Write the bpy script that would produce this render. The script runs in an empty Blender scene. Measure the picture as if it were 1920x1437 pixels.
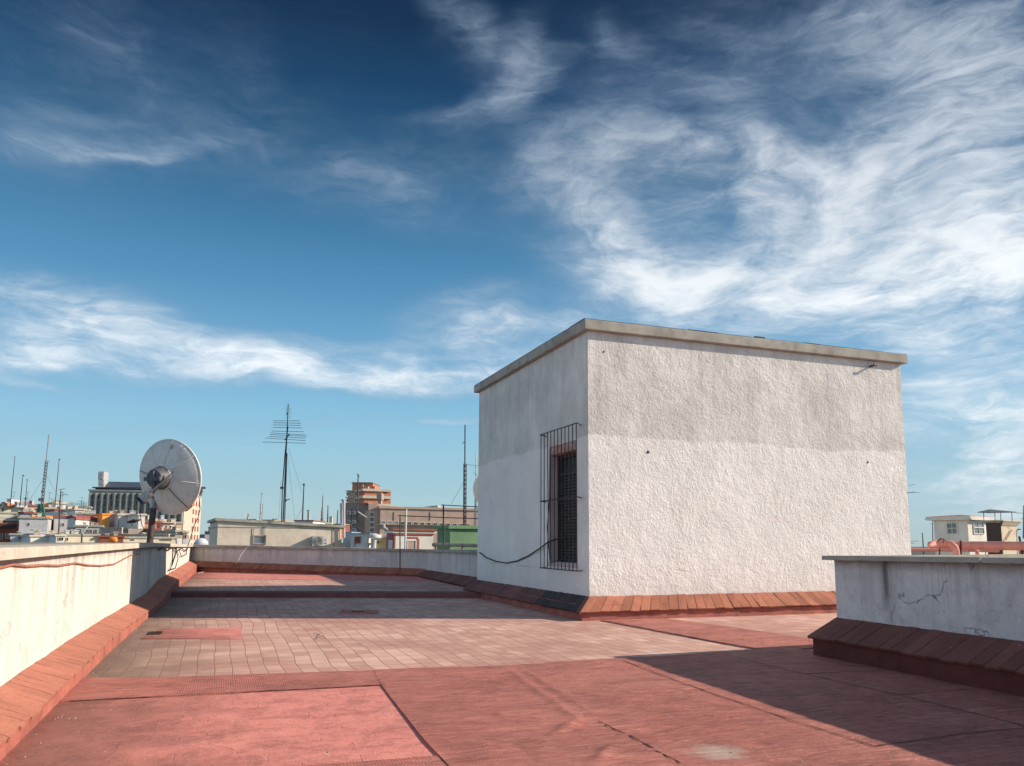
import bpy, bmesh, math, random
from mathutils import Vector, Matrix, noise
random.seed(7)
R = math.radians
scene = bpy.context.scene
col = scene.collection

# ------------------------------------------------------------------ camera
IW, IH = 1920.0, 1437.0
FPX, PX, PY = 1481.0, 960.0, 818.0
YAW, PITCH, ROLL, EYE = R(20.0315), math.atan(198 / 1481.0), R(0.36), 1.0
CF = Vector((math.sin(YAW) * math.cos(PITCH), math.cos(YAW) * math.cos(PITCH), math.sin(PITCH)))
_r = Vector((math.cos(YAW), -math.sin(YAW), 0)); _u = _r.cross(CF)
CR = _r * math.cos(ROLL) + _u * math.sin(ROLL)
CU = _u * math.cos(ROLL) - _r * math.sin(ROLL)
FH = Vector((math.sin(YAW), math.cos(YAW), 0))      # horizontal forward
RH = Vector((math.cos(YAW), -math.sin(YAW), 0))     # horizontal right
cam = bpy.data.cameras.new('camera'); camo = bpy.data.objects.new('camera', cam); col.objects.link(camo)
cam.sensor_width = 36; cam.lens = 36 * FPX / IW; cam.shift_y = (PY - IH / 2) / IW
cam.clip_start = 0.05; cam.clip_end = 20000
m = Matrix((CR, CU, -CF)).transposed().to_4x4(); m.translation = (0, 0, EYE); camo.matrix_world = m
scene.camera = camo

# ------------------------------------------------------------------ light
SUN_R, SUN_T = 0.315, 0.46          # shadow drift in Y per metre of X, tangent of the sun's elevation
sh = Vector((1, -SUN_R, 0)).normalized()
SUN = Vector((sh.x, sh.y, SUN_T)).normalized()
EL = math.asin(SUN.z); AZ = math.atan2(SUN.x, SUN.y)
sl = bpy.data.lights.new('sun', 'SUN'); sl.energy = 5.0; sl.angle = R(0.5); sl.color = (1.0, 0.86, 0.70)
so = bpy.data.objects.new('sun', sl); col.objects.link(so)
so.rotation_euler = SUN.to_track_quat('Z', 'Y').to_euler()
scene.view_settings.view_transform = 'Standard'; scene.view_settings.look = 'None'
scene.view_settings.exposure = 0.46; scene.view_settings.gamma = 1.0
SKY_LIGHT = 0.84
world_res = 256

def s2l(c):
    return tuple(((v / 255) / 12.92 if v / 255 <= .04045 else (((v / 255) + .055) / 1.055) ** 2.4) for v in c)

# ------------------------------------------------------------------ sky
world = bpy.data.worlds.new('World'); scene.world = world; world.use_nodes = True
wn, wl = world.node_tree.nodes, world.node_tree.links
wn.clear()
def N(t, **k):
    n = wn.new(t)
    for a, b in k.items(): setattr(n, a, b)
    return n
def mth(op, a, b=None, clamp=False):
    n = N('ShaderNodeMath', operation=op); n.use_clamp = clamp
    for i, v in enumerate((a, b)):
        if v is None: continue
        if isinstance(v, (int, float)): n.inputs[i].default_value = v
        else: wl.new(v, n.inputs[i])
    return n.outputs[0]
tc = N('ShaderNodeTexCoord')
sep = N('ShaderNodeSeparateXYZ'); wl.new(tc.outputs['Generated'], sep.inputs[0])
u_ = mth('SUBTRACT', mth('ARCTAN2', sep.outputs[0], sep.outputs[1]), YAW)
v_ = mth('ARCSINE', sep.outputs[2])
uv = N('ShaderNodeCombineXYZ'); wl.new(u_, uv.inputs[0]); wl.new(v_, uv.inputs[1])
def wmap(vec, scale, rot=0, loc=(0, 0, 0)):
    n = N('ShaderNodeMapping'); wl.new(vec, n.inputs[0])
    n.inputs['Location'].default_value = loc; n.inputs['Rotation'].default_value = (0, 0, rot); n.inputs['Scale'].default_value = scale
    return n.outputs[0]
def wnoise(vec, scale, detail=6, rough=.55, dist=0.0):
    n = N('ShaderNodeTexNoise'); wl.new(vec, n.inputs['Vector'])
    n.inputs['Scale'].default_value = scale; n.inputs['Detail'].default_value = detail
    n.inputs['Roughness'].default_value = rough; n.inputs['Distortion'].default_value = dist
    return n
def wrange(x, a, b, c, d, interp='LINEAR'):
    n = N('ShaderNodeMapRange'); n.interpolation_type = interp; wl.new(x, n.inputs[0])
    for i, v in enumerate((a, b, c, d)): n.inputs[i + 1].default_value = v
    return n.outputs[0]
# warp of the cloud field
w1 = wnoise(wmap(uv.outputs[0], (1, 1.9, 1), 0.1), 4.0, 3, .55)
w2 = wnoise(wmap(uv.outputs[0], (1, 2.2, 1), 0.0, (5, 3, 0)), 15.0, 3, .6)
def vsub(a):
    n = N('ShaderNodeVectorMath', operation='SUBTRACT'); wl.new(a, n.inputs[0]); n.inputs[1].default_value = (.5, .5, .5); return n.outputs[0]
def vmul(a, s):
    n = N('ShaderNodeVectorMath', operation='MULTIPLY'); wl.new(a, n.inputs[0]); n.inputs[1].default_value = s; return n.outputs[0]
def vadd(a, b):
    n = N('ShaderNodeVectorMath', operation='ADD'); wl.new(a, n.inputs[0]); wl.new(b, n.inputs[1]); return n.outputs[0]
wuv = vadd(vadd(uv.outputs[0], vmul(vsub(w1.outputs['Color']), (.09, .055, 0))), vmul(vsub(w2.outputs['Color']), (.035, .018, 0)))
def px_dir(x, y):
    return (CF + CR * ((x - PX) / FPX) - CU * ((y - PY) / FPX)).normalized()
def px_uv(x, y):
    d = px_dir(x, y); return Vector((math.atan2(d.x, d.y) - YAW, math.asin(d.z)))
wuv1 = vadd(uv.outputs[0], vmul(vsub(w1.outputs['Color']), (.16, .09, 0)))
# strokes of cloud: x, y, half length, half width (photo pixels), tilt in degrees (positive = rising to the right), amount
STROKES = [
 # long bright band low on the left
 (60, 585, 300, 52, -8, .42), (40, 665, 300, 36, 2, .72), (300, 640, 260, 42, -14, .55), (150, 640, 360, 90, -6, .20), (480, 686, 260, 28, -10, .58),
 (640, 712, 280, 24, -5, .75), (820, 718, 240, 20, 3, .62), (60, 700, 170, 10, 0, .45), (30, 728, 120, 7, -9, .5), (170, 560, 160, 34, -12, .35),
 (560, 655, 260, 22, -4, .42), (250, 700, 260, 20, -3, .50), (860, 590, 130, 36, 12, .50), (900, 650, 240, 40, 6, .52), (960, 690, 160, 26, 6, .5),
 (1010, 612, 200, 26, 4, .42), (830, 800, 80, 7, -2, .45), (600, 800, 60, 5, 3, .22), (260, 706, 40, 5, 0, .3),
 # faint upper left wisps
 (90, 190, 260, 130, -18, .15), (150, 268, 330, 18, 2, .24), (330, 150, 300, 120, -30, .08), (300, 272, 130, 12, 4, .25), (60, 240, 160, 50, 0, .16), (200, 60, 150, 60, -45, .14),
 (650, 310, 280, 60, -14, .12), (700, 330, 200, 22, -16, .14), (480, 130, 90, 50, -50, .09), (430, 230, 220, 50, 8, .10), (850, 320, 320, 70, 4, .16), (880, 420, 240, 30, -6, .14),
 # wisp at the top middle
 (890, 75, 150, 46, -38, .34), (985, 130, 120, 36, 78, .42), (950, 190, 120, 26, 30, .34), (840, 212, 120, 14, 6, .28), (860, 30, 120, 40, -30, .2), (1165, 78, 55, 32, -10, .34), (1060, 100, 90, 16, -10, .16),
 # the big swirl
 (1120, 300, 200, 60, 18, .30), (1020, 322, 110, 30, 20, .32), (1240, 220, 240, 100, 10, .28), (1330, 292, 360, 34, -3, .34), (1150, 170, 260, 90, 24, .12), (1500, 305, 200, 30, -22, .48),
 (1390, 180, 220, 40, -18, .22), (1130, 395, 110, 46, -42, .34), (1180, 470, 180, 56, -32, .56), (1270, 520, 260, 48, -14, .60), (1400, 560, 340, 50, -4, .55),
 (1440, 400, 110, 44, -60, .48), (1530, 430, 130, 50, -45, .42), (1590, 340, 70, 70, 0, .58), (1660, 290, 260, 80, 28, .50), (1800, 210, 260, 110, 32, .55),
 (1880, 330, 220, 140, 10, .52), (1760, 400, 260, 90, -4, .46), (1700, 480, 300, 60, 8, .58), (1830, 512, 240, 40, 3, 1.0), (1620, 548, 200, 28, 3, .72), (1900, 440, 160, 70, 20, .45),
 (1500, 510, 240, 50, 8, .42), (1250, 600, 330, 44, -4, .34), (1150, 540, 180, 44, -20, .36), (1260, 330, 300, 150, 0, .10), (1640, 420, 420, 240, 0, .22), (1750, 560, 300, 70, 0, .20), (1300, 420, 260, 130, -8, .30), (1480, 380, 220, 120, -30, .22), (1180, 360, 160, 80, 0, .16), (1450, 100, 420, 130, 0, .12), (400, 200, 500, 200, 0, .05),
 # top right
 (1740, 60, 260, 90, 6, .52), (1880, 110, 200, 80, 14, .50), (1600, 30, 200, 60, -6, .26), (1500, 120, 260, 60, -10, .16), (1420, 60, 200, 60, -20, .12),
 # streaks low on the right
 (1820, 600, 260, 22, 4, .42), (1840, 650, 300, 26, -3, .48), (1800, 706, 260, 18, 3, .36), (1860, 760, 220, 20, -2, .52), (1800, 800, 260, 30, 2, .50),
 (1880, 850, 200, 24, -3, .40), (1820, 890, 240, 30, 0, .42), (1760, 640, 140, 16, 4, .3), (1500, 610, 260, 20, 0, .25), (1850, 940, 300, 40, 0, .42), (1820, 990, 300, 30, 0, .35), (1850, 730, 320, 80, 0, .40), (1850, 850, 320, 90, 0, .42), (1830, 620, 260, 60, 0, .25),
 # thin veil above the horizon on the left
 (400, 800, 500, 12, 2, .14), (650, 905, 500, 26, 0, .10), (200, 880, 400, 24, 0, .08),
]
dens = None
suv = wuv
for si, (x, y, a, b, tilt, amt) in enumerate(STROKES):
    if si and si % 16 == 0:      # keeps the shader compiler's stack short: later strokes wait for the earlier sum
        n = N('ShaderNodeVectorMath', operation='MULTIPLY_ADD'); wl.new(dens, n.inputs[0]); n.inputs[1].default_value = (1e-6, 1e-6, 0); wl.new(wuv, n.inputs[2]); suv = n.outputs[0]
    c = px_uv(x, y); t = R(tilt)
    e = px_uv(x + a * math.cos(t) * .5, y - a * math.sin(t) * .5) - c
    f_ = px_uv(x + b * math.sin(t) * .5, y + b * math.cos(t) * .5) - c
    n = N('ShaderNodeMapping', vector_type='TEXTURE'); wl.new(suv, n.inputs[0])
    n.inputs['Location'].default_value = (c.x, c.y, 0); n.inputs['Rotation'].default_value = (0, 0, math.atan2(e.y, e.x))
    n.inputs['Scale'].default_value = (e.length * 2 * 1.55, f_.length * 2 * 2.1, 1)
    ln = N('ShaderNodeVectorMath', operation='LENGTH'); wl.new(n.outputs[0], ln.inputs[0])
    g = wrange(ln.outputs['Value'], 0, 1, amt, 0, 'SMOOTHERSTEP')
    dens = g if dens is None else mth('ADD', dens, g)
back = wrange(mth('ABSOLUTE', u_), .85, 1.3, 0, .62, 'SMOOTHSTEP')       # unseen cloud added beside and behind the camera for fill light
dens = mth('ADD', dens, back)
# fine fibres
f1 = wnoise(wmap(wuv, (1, 2.3, 1), -0.05), 6.0, 7, .60, .8)
f2 = wnoise(wmap(wuv, (1, 4.0, 1), 0.02, (3, 1, 0)), 15.0, 6, .66, .5)
fib = mth('ADD', mth('MULTIPLY', wrange(f1.outputs['Fac'], .28, .72, 0, 1), 1.1), mth('MULTIPLY', wrange(f2.outputs['Fac'], .28, .72, 0, 1), .75))
eye = px_uv(1325, 385)
en = N('ShaderNodeVectorMath', operation='SUBTRACT'); wl.new(wuv1, en.inputs[0]); en.inputs[1].default_value = (eye.x, eye.y, 0)
es = vmul(en.outputs[0], (1, 1.8, 0))
el_ = N('ShaderNodeVectorMath', operation='LENGTH'); wl.new(es, el_.inputs[0]); er = el_.outputs['Value']
enm = N('ShaderNodeVectorMath', operation='NORMALIZE'); wl.new(es, enm.inputs[0])
sx_ = N('ShaderNodeSeparateXYZ'); wl.new(enm.outputs[0], sx_.inputs[0])
pc = N('ShaderNodeCombineXYZ'); wl.new(mth('MULTIPLY', sx_.outputs[0], .85), pc.inputs[0]); wl.new(mth('MULTIPLY', sx_.outputs[1], .85), pc.inputs[1]); wl.new(mth('MULTIPLY', er, 8.5), pc.inputs[2])
f3_ = wnoise(pc.outputs[0], 1.5, 7, .58, .4)
polar = mth('MULTIPLY', wrange(f3_.outputs['Fac'], .32, .68, 0, 1), 1.75)
pm = mth('MULTIPLY', wrange(er, .10, .42, .48, 0, 'SMOOTHSTEP'), wrange(er, .03, .13, 0, 1, 'SMOOTHSTEP'))
fib = mth('ADD', mth('MULTIPLY', fib, mth('SUBTRACT', 1.0, pm)), mth('MULTIPLY', polar, pm))
dens2 = mth('MULTIPLY', dens, mth('ADD', mth('POWER', fib, 1.6), .26))
dens2 = mth('SUBTRACT', 1.0, mth('EXPONENT', mth('MULTIPLY', dens2, -.70)))
# base gradient of the clear sky by elevation
ramp = N('ShaderNodeValToRGB'); wl.new(wrange(v_, 0, R(40), 0, 1), ramp.inputs[0])
def el_of(y): return math.degrees(px_uv(960, y).y) / 40
stops = [(0.0, (172, 194, 196)), (el_of(930), (160, 197, 209)), (el_of(800), (136, 188, 215)), (el_of(700), (112, 170, 208)),
         (el_of(560), (82, 141, 182)), (el_of(430), (58, 115, 156)), (el_of(300), (32, 84, 122)), (el_of(180), (14, 60, 98)), (el_of(60), (2, 40, 72)), (.99, (1, 28, 54))]
cr = ramp.color_ramp
while len(cr.elements) < len(stops): cr.elements.new(.5)
for e, (p, c) in zip(cr.elements, stops):
    e.position = p; e.color = (*s2l(c), 1)
sky = N('ShaderNodeTexSky', sky_type='NISHITA'); sky.sun_disc = False; sky.sun_elevation = EL; sky.sun_rotation = AZ
sky.air_density = 1.0; sky.dust_density = .6; sky.ozone_density = 2.0
skm = N('ShaderNodeVectorMath', operation='SCALE'); wl.new(sky.outputs[0], skm.inputs[0]); skm.inputs['Scale'].default_value = .08
mixs = N('ShaderNodeMixRGB'); mixs.inputs[0].default_value = .12
wl.new(ramp.outputs[0], mixs.inputs[1]); wl.new(skm.outputs[0], mixs.inputs[2])
crmp = N('ShaderNodeValToRGB'); wl.new(dens2, crmp.inputs[0])
ce = crmp.color_ramp.elements; ce[0].position = 0; ce[0].color = (*s2l((120, 146, 172)), 1); ce[1].position = .86; ce[1].color = (*s2l((246, 249, 250)), 1)
cm = crmp.color_ramp.elements.new(.4); cm.color = (*s2l((178, 195, 210)), 1)
high = wrange(v_, R(12), R(36), 0, 1, 'SMOOTHSTEP')
cdk = N('ShaderNodeMixRGB', blend_type='MULTIPLY'); wl.new(high, cdk.inputs[0]); wl.new(crmp.outputs[0], cdk.inputs[1]); cdk.inputs[2].default_value = (.50, .56, .66, 1)
mixc = N('ShaderNodeMixRGB'); wl.new(dens2, mixc.inputs[0]); wl.new(mixs.outputs[0], mixc.inputs[1]); wl.new(cdk.outputs[0], mixc.inputs[2])
glow = N('ShaderNodeVectorMath', operation='SCALE'); wl.new(mixc.outputs[0], glow.inputs[0]); wl.new(mth('ADD', mth('MULTIPLY', back, 1.15), 1.0), glow.inputs['Scale'])   # that unseen sky is brightened to lift the fill light
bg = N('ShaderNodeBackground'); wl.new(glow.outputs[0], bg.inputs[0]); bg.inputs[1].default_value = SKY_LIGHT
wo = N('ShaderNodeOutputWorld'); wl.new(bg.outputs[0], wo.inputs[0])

world.cycles.sampling_method = 'MANUAL'; world.cycles.sample_map_resolution = world_res

# ------------------------------------------------------------------ pixel helpers: photograph pixel -> world point
def ray(x, y): return CF + CR * ((x - PX) / FPX) - CU * ((y - PY) / FPX)
def at_d(x, y, D):                      # at horizontal distance D along the view
    r = ray(x, y); t = D / r.dot(FH); return r * t + Vector((0, 0, EYE))
def at_z(x, y, z=0.0):
    r = ray(x, y); return r * ((z - EYE) / r.z) + Vector((0, 0, EYE))
def at_x(x, y, X):
    r = ray(x, y); return r * (X / r.x) + Vector((0, 0, EYE))
def at_y(x, y, Y):
    r = ray(x, y); return r * (Y / r.y) + Vector((0, 0, EYE))
def at_pl(x, y, o, n):                  # on the plane through o with normal n
    r = ray(x, y); e = Vector((0, 0, EYE)); return r * ((o - e).dot(n) / r.dot(n)) + e
ZUP = Vector((0, 0, 1))

# ------------------------------------------------------------------ object helpers
class MB:
    def __init__(s): s.v = []; s.f = []; s.mi = []; s.sm = []
    def add(s, vs, fs, mi=0, smooth=False):
        b = len(s.v); s.v += [Vector(v) for v in vs]
        for f in fs: s.f.append([b + i for i in f]); s.mi.append(mi); s.sm.append(smooth)
        return s
    def quad(s, a, b, c, d, mi=0): return s.add([a, b, c, d], [(0, 1, 2, 3)], mi)
    def obox(s, o, ex, ey, ez, mi=0):       # corner + three edge vectors
        o, ex, ey, ez = map(Vector, (o, ex, ey, ez))
        vs = [o, o + ex, o + ex + ey, o + ey, o + ez, o + ex + ez, o + ex + ey + ez, o + ey + ez]
        fs = [(3, 2, 1, 0), (4, 5, 6, 7), (0, 1, 5, 4), (1, 2, 6, 5), (2, 3, 7, 6), (3, 0, 4, 7)]
        if ex.cross(ey).dot(ez) < 0: fs = [f[::-1] for f in fs]
        return s.add(vs, fs, mi)
    def box(s, a, b, mi=0): return s.obox(a, (b[0] - a[0], 0, 0), (0, b[1] - a[1], 0), (0, 0, b[2] - a[2]), mi)
    def tube(s, pts, r, n=8, mi=0, cap=True):
        pts = [Vector(p) for p in pts]; k = len(pts)
        rr = r if isinstance(r, (list, tuple)) else [r] * k
        vs = []; prev = None
        for i, p in enumerate(pts):
            t = (pts[min(i + 1, k - 1)] - pts[max(i - 1, 0)]).normalized()
            if prev is None:
                a = t.orthogonal().normalized()
            else:
                a = prev - t * prev.dot(t); a = a.normalized() if a.length > 1e-6 else t.orthogonal().normalized()
            prev = a; b = t.cross(a)
            for j in range(n):
                an = 2 * math.pi * j / n; vs.append(p + (a * math.cos(an) + b * math.sin(an)) * rr[i])
        fs = [(i * n + j, i * n + (j + 1) % n, (i + 1) * n + (j + 1) % n, (i + 1) * n + j) for i in range(k - 1) for j in range(n)]
        s.add(vs, fs, mi, n > 5)
        if cap:
            s.add(vs[:n], [tuple(range(n))[::-1]], mi); s.add(vs[-n:], [tuple(range(n))], mi)
        return s
    def lathe(s, o, ax, prof, n=24, mi=0):      # prof: (radius, distance along the axis)
        o = Vector(o); ax = Vector(ax).normalized(); a = ax.orthogonal().normalized(); b = ax.cross(a)
        vs = [o + ax * h + (a * math.cos(2 * math.pi * j / n) + b * math.sin(2 * math.pi * j / n)) * max(r, 1e-4) for r, h in prof for j in range(n)]
        fs = [(i * n + j, i * n + (j + 1) % n, (i + 1) * n + (j + 1) % n, (i + 1) * n + j) for i in range(len(prof) - 1) for j in range(n)]
        return s.add(vs, fs, mi, True)
    def build(s, name, mats, parent=None, **tags):
        if not isinstance(mats, (list, tuple)): mats = [mats]
        off = world_loc(parent) if parent else Vector((0, 0, 0))
        me = bpy.data.meshes.new(name); me.from_pydata([tuple(v - off) for v in s.v], [], s.f)
        for mt in mats: me.materials.append(mt)
        me.polygons.foreach_set('material_index', s.mi); me.polygons.foreach_set('use_smooth', s.sm)
        me.update()
        o = bpy.data.objects.new(name, me); col.objects.link(o)
        if parent: o.parent = parent
        for k, v in tags.items(): o[k] = v
        return o
def world_loc(o):
    v = Vector((0, 0, 0))
    while o: v += Vector(o.location); o = o.parent
    return v
def thing(name, label, cat, loc, group=None):
    o = bpy.data.objects.new(name, None); col.objects.link(o); o.location = loc; o.empty_display_size = .2
    o['label'] = label; o['category'] = cat
    if group: o['group'] = group
    return o
def bevel(o, w=.008, seg=2):
    b = o.modifiers.new('bevel', 'BEVEL'); b.width = w; b.segments = seg; b.limit_method = 'ANGLE'; return o

# ------------------------------------------------------------------ materials
def mat(name, color, rough=.85, var=.18, vscale=2.0, bump=.25, bscale=60, streak=0.0, color2=None, metal=0.0, spec=.3, island=0.0, extra=None, bdist=.01, dirt=None):
    M = bpy.data.materials.new(name); M.use_nodes = True
    nt = M.node_tree; nd, lk = nt.nodes, nt.links; nd.clear()
    out = nd.new('ShaderNodeOutputMaterial'); bs = nd.new('ShaderNodeBsdfPrincipled'); lk.new(bs.outputs[0], out.inputs[0])
    bs.inputs['Roughness'].default_value = rough; bs.inputs['Metallic'].default_value = metal
    bs.inputs['Specular IOR Level'].default_value = spec
    g = nd.new('ShaderNodeNewGeometry'); pos = g.outputs['Position']
    def nz(scale, detail=5, rgh=.6, vec=None, dist=0):
        n = nd.new('ShaderNodeTexNoise'); lk.new(vec or pos, n.inputs['Vector']); n.inputs['Scale'].default_value = scale
        n.inputs['Detail'].default_value = detail; n.inputs['Roughness'].default_value = rgh; n.inputs['Distortion'].default_value = dist; return n.outputs['Fac']
    def mp(vec, sc, loc=(0, 0, 0), rot=(0, 0, 0)):
        n = nd.new('ShaderNodeMapping'); lk.new(vec, n.inputs[0]); n.inputs['Scale'].default_value = sc; n.inputs['Location'].default_value = loc; n.inputs['Rotation'].default_value = rot; return n.outputs[0]
    def mr(x, a, b, c, d, it='LINEAR'):
        n = nd.new('ShaderNodeMapRange'); n.interpolation_type = it; lk.new(x, n.inputs[0])
        for i, v in enumerate((a, b, c, d)): n.inputs[i + 1].default_value = v
        return n.outputs[0]
    def ma(op, a, b=None, clamp=False):
        n = nd.new('ShaderNodeMath'); n.operation = op; n.use_clamp = clamp
        for i, v in enumerate((a, b)):
            if v is None: continue
            if isinstance(v, (int, float)): n.inputs[i].default_value = v
            else: lk.new(v, n.inputs[i])
        return n.outputs[0]
    def mix(f, a, b, blend='MIX'):
        n = nd.new('ShaderNodeMixRGB'); n.blend_type = blend
        for i, v in enumerate((f, a, b)):
            if isinstance(v, (int, float)): n.inputs[i].default_value = v
            elif isinstance(v, tuple): n.inputs[i].default_value = (*v[:3], 1)
            else: lk.new(v, n.inputs[i])
        return n.outputs[0]
    H = dict(nd=nd, lk=lk, pos=pos, nz=nz, mp=mp, mr=mr, ma=ma, mix=mix, g=g, bs=bs, bump=None)
    c2 = color2 or tuple(max(0, x * (1 - 2.2 * var)) for x in color)
    c = mix(mr(nz(vscale, 6, .65), .35, .7, 0, 1), tuple(color), tuple(c2))
    if streak:
        sv = nz(1.0, 5, .6, mp(pos, (7, 7, .35)))
        c = mix(ma('MULTIPLY', mr(sv, .5, .75, 0, 1), streak), c, tuple(x * .45 for x in color))
    if island:
        rp = g.outputs['Random Per Island']
        n = nd.new('ShaderNodeHueSaturation'); lk.new(c, n.inputs['Color']); lk.new(mr(rp, 0, 1, 1 - island, 1 + island), n.inputs['Value'])
        c = n.outputs[0]
    if dirt: c = mix(ma('MULTIPLY', mr(nz(dirt[0], 8, .7, None, .5), .52, .72, 0, 1), dirt[1]), c, dirt[2])
    hb = nz(bscale, 6, .7)
    if extra: c, hb = extra(H, c, hb)
    lk.new(c, bs.inputs['Base Color'])
    if bump:
        b = nd.new('ShaderNodeBump'); b.inputs['Strength'].default_value = bump; b.inputs['Distance'].default_value = bdist
        lk.new(hb, b.inputs['Height']); lk.new(b.outputs[0], bs.inputs['Normal'])
    return M

def stucco_extra(H, c, hb):
    # coarse thrown render: blobs about 2-4 cm across plus grain; old greyer band above 2.45 m
    nd, lk, nz, mp, mr, ma, mix, pos = (H[k] for k in ('nd', 'lk', 'nz', 'mp', 'mr', 'ma', 'mix', 'pos'))
    sp = nd.new('ShaderNodeSeparateXYZ'); lk.new(pos, sp.inputs[0])
    edge = ma('ADD', sp.outputs[2], mr(nz(1.5, 7, .68), 0, 1, -.13, .13))
    up = mr(edge, 2.425, 2.455, 0, 1)
    grime = mr(nz(1.3, 9, .72, mp(pos, (1.3, 1.3, 1.0))), .38, .62, .18, 1)
    strk = mr(nz(1.0, 4, .6, mp(pos, (5, 5, .5))), .45, .75, 0, 1)
    f = ma('MULTIPLY', up, ma('ADD', ma('MULTIPLY', grime, .62), ma('MULTIPLY', strk, .22)))
    c = mix(f, c, (.46, .44, .40))
    pit = mr(nz(52, 6, .8), .53, .66, 0, 1)  # dark specks: surface dirt, also standing in for shade in the relief
    c = mix(ma('MULTIPLY', pit, ma('ADD', mr(nz(1.7, 5, .6), .35, .65, .12, .50), ma('MULTIPLY', up, .15))), c, (.34, .31, .28))
    c = mix(ma('MULTIPLY', mr(nz(2.4, 6, .65, mp(pos, (1, 1, .8))), .50, .66, 0, 1), .22), c, (.52, .50, .47))
    rain = mr(nz(1.0, 6, .7, mp(pos, (9, 9, .35))), .52, .72, 0, 1)
    c = mix(ma('MULTIPLY', ma('MULTIPLY', rain, mr(sp.outputs[2], 2.3, 3.85, 0, 1)), .38), c, (.30, .285, .26))
    low = mr(edge, .28, .50, 1, 0)
    c = mix(ma('MULTIPLY', low, ma('MULTIPLY', nz(6, 5, .6), .3)), c, (.55, .40, .36))
    # hairline crack line low on the wall
    zc = ma('ABSOLUTE', ma('SUBTRACT', ma('ADD', sp.outputs[2], mr(nz(3, 5, .7), 0, 1, -.06, .06)), .62))
    cr = ma('MULTIPLY', mr(zc, .0, .012, 1, 0), mr(nz(1.3, 2, .5), .48, .62, 0, 1))
    c = mix(ma('MULTIPLY', cr, .45), c, (.2, .18, .16))
    v = nd.new('ShaderNodeTexVoronoi'); v.feature = 'SMOOTH_F1'; lk.new(mp(pos, (1, 1, .75)), v.inputs['Vector']); v.inputs['Scale'].default_value = 30
    try: v.inputs['Smoothness'].default_value = .6
    except Exception: pass
    blob = mr(v.outputs['Distance'], 0, .6, 1, 0)
    big = nz(14, 3, .6)
    amp = ma('MULTIPLY', mr(nz(1.3, 5, .65), .32, .66, .45, 1.35), mr(edge, .36, .55, .45, 1))
    hb = ma('ADD', ma('MULTIPLY', amp, ma('ADD', ma('MULTIPLY', blob, .20), ma('MULTIPLY', nz(29, 9, .76, mp(pos, (1, 1, .8))), 1.05))), ma('MULTIPLY', nz(4, 6, .7), 2.2))
    return c, hb
M_STUCCO = mat('rough_white_render', (.82, .79, .745), .95, .04, 1.3, .8, streak=.04, extra=stucco_extra, bdist=.018, spec=.1)

def parapet_extra(hi, crack=.5, stain=.6, leak=None):
    def ex(H, c, hb):
        nd, lk, nz, mp, mr, ma, mix, pos = (H[k] for k in ('nd', 'lk', 'nz', 'mp', 'mr', 'ma', 'mix', 'pos'))
        sp = nd.new('ShaderNodeSeparateXYZ'); lk.new(pos, sp.inputs[0])
        # streaks running from under the coping
        st = mr(nz(1.0, 7, .68, mp(pos, (4.5, 4.5, .28))), .46, .68, 0, 1)
        top = mr(sp.outputs[2], .30, hi, .25, 1)
        c = mix(ma('MULTIPLY', ma('MULTIPLY', st, top), stain), c, (.25, .235, .215))
        fine = mr(nz(1.0, 5, .7, mp(pos, (26, 26, .9))), .55, .72, 0, 1)
        c = mix(ma('MULTIPLY', ma('MULTIPLY', fine, mr(sp.outputs[2], .5, hi, 0, 1)), stain * .5), c, (.2, .18, .15))
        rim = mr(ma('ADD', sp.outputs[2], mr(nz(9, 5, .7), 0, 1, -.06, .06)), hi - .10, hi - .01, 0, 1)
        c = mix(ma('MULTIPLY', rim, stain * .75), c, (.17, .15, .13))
        if leak is not None:      # dark run where water comes through a coping joint
            ly = ma('ABSOLUTE', ma('SUBTRACT', ma('ADD', sp.outputs[1], mr(nz(5, 5, .7), 0, 1, -.03, .03)), leak))
            lk_ = ma('MULTIPLY', mr(ly, .005, .05, 1, 0, 'SMOOTHSTEP'), mr(sp.outputs[2], .42, .62, 0, 1))
            c = mix(ma('MULTIPLY', lk_, .85), c, (.10, .095, .09))
        ef = mr(nz(1.6, 8, .72, None, 1.2), .44, .60, 0, 1)
        c = mix(ma('MULTIPLY', ef, .30), c, (.46, .45, .45))
        # blotches of grime and old paint
        bl = mr(nz(3.2, 8, .7, None, .4), .53, .70, 0, 1)
        c = mix(ma('MULTIPLY', bl, .58), c, (.36, .34, .33))
        bl2 = mr(nz(11, 8, .75, None, .8), .54, .68, 0, 1)
        c = mix(ma('MULTIPLY', bl2, .28), c, (.33, .31, .29))
        sk = mr(nz(38, 4, .7), .62, .72, 0, 1)
        c = mix(ma('MULTIPLY', sk, .35), c, (.24, .22, .2))
        v = nd.new('ShaderNodeTexVoronoi'); v.feature = 'DISTANCE_TO_EDGE'
        wv = nd.new('ShaderNodeMixRGB'); wv.blend_type = 'ADD'; wv.inputs[0].default_value = .55; lk.new(pos, wv.inputs[1])
        nn = nd.new('ShaderNodeTexNoise'); lk.new(pos, nn.inputs['Vector']); nn.inputs['Scale'].default_value = 4.5; nn.inputs['Detail'].default_value = 9; lk.new(nn.outputs['Color'], wv.inputs[2])
        lk.new(wv.outputs[0], v.inputs['Vector']); v.inputs['Scale'].default_value = 1.4
        cr = ma('MULTIPLY', mr(v.outputs['Distance'], 0, .007, 1, 0), mr(nz(2.1, 4, .6), .50, .60, 0, 1))
        c = mix(ma('MULTIPLY', cr, crack), c, (.13, .12, .11))
        hb = ma('ADD', ma('ADD', ma('MULTIPLY', nz(40, 6, .7), .6), ma('MULTIPLY', nz(7, 4, .6), 1.3)), ma('MULTIPLY', cr, -1.2))
        return c, hb
    return ex
STAIN_Y = at_x(1662, 1100, 5.22).y
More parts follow.
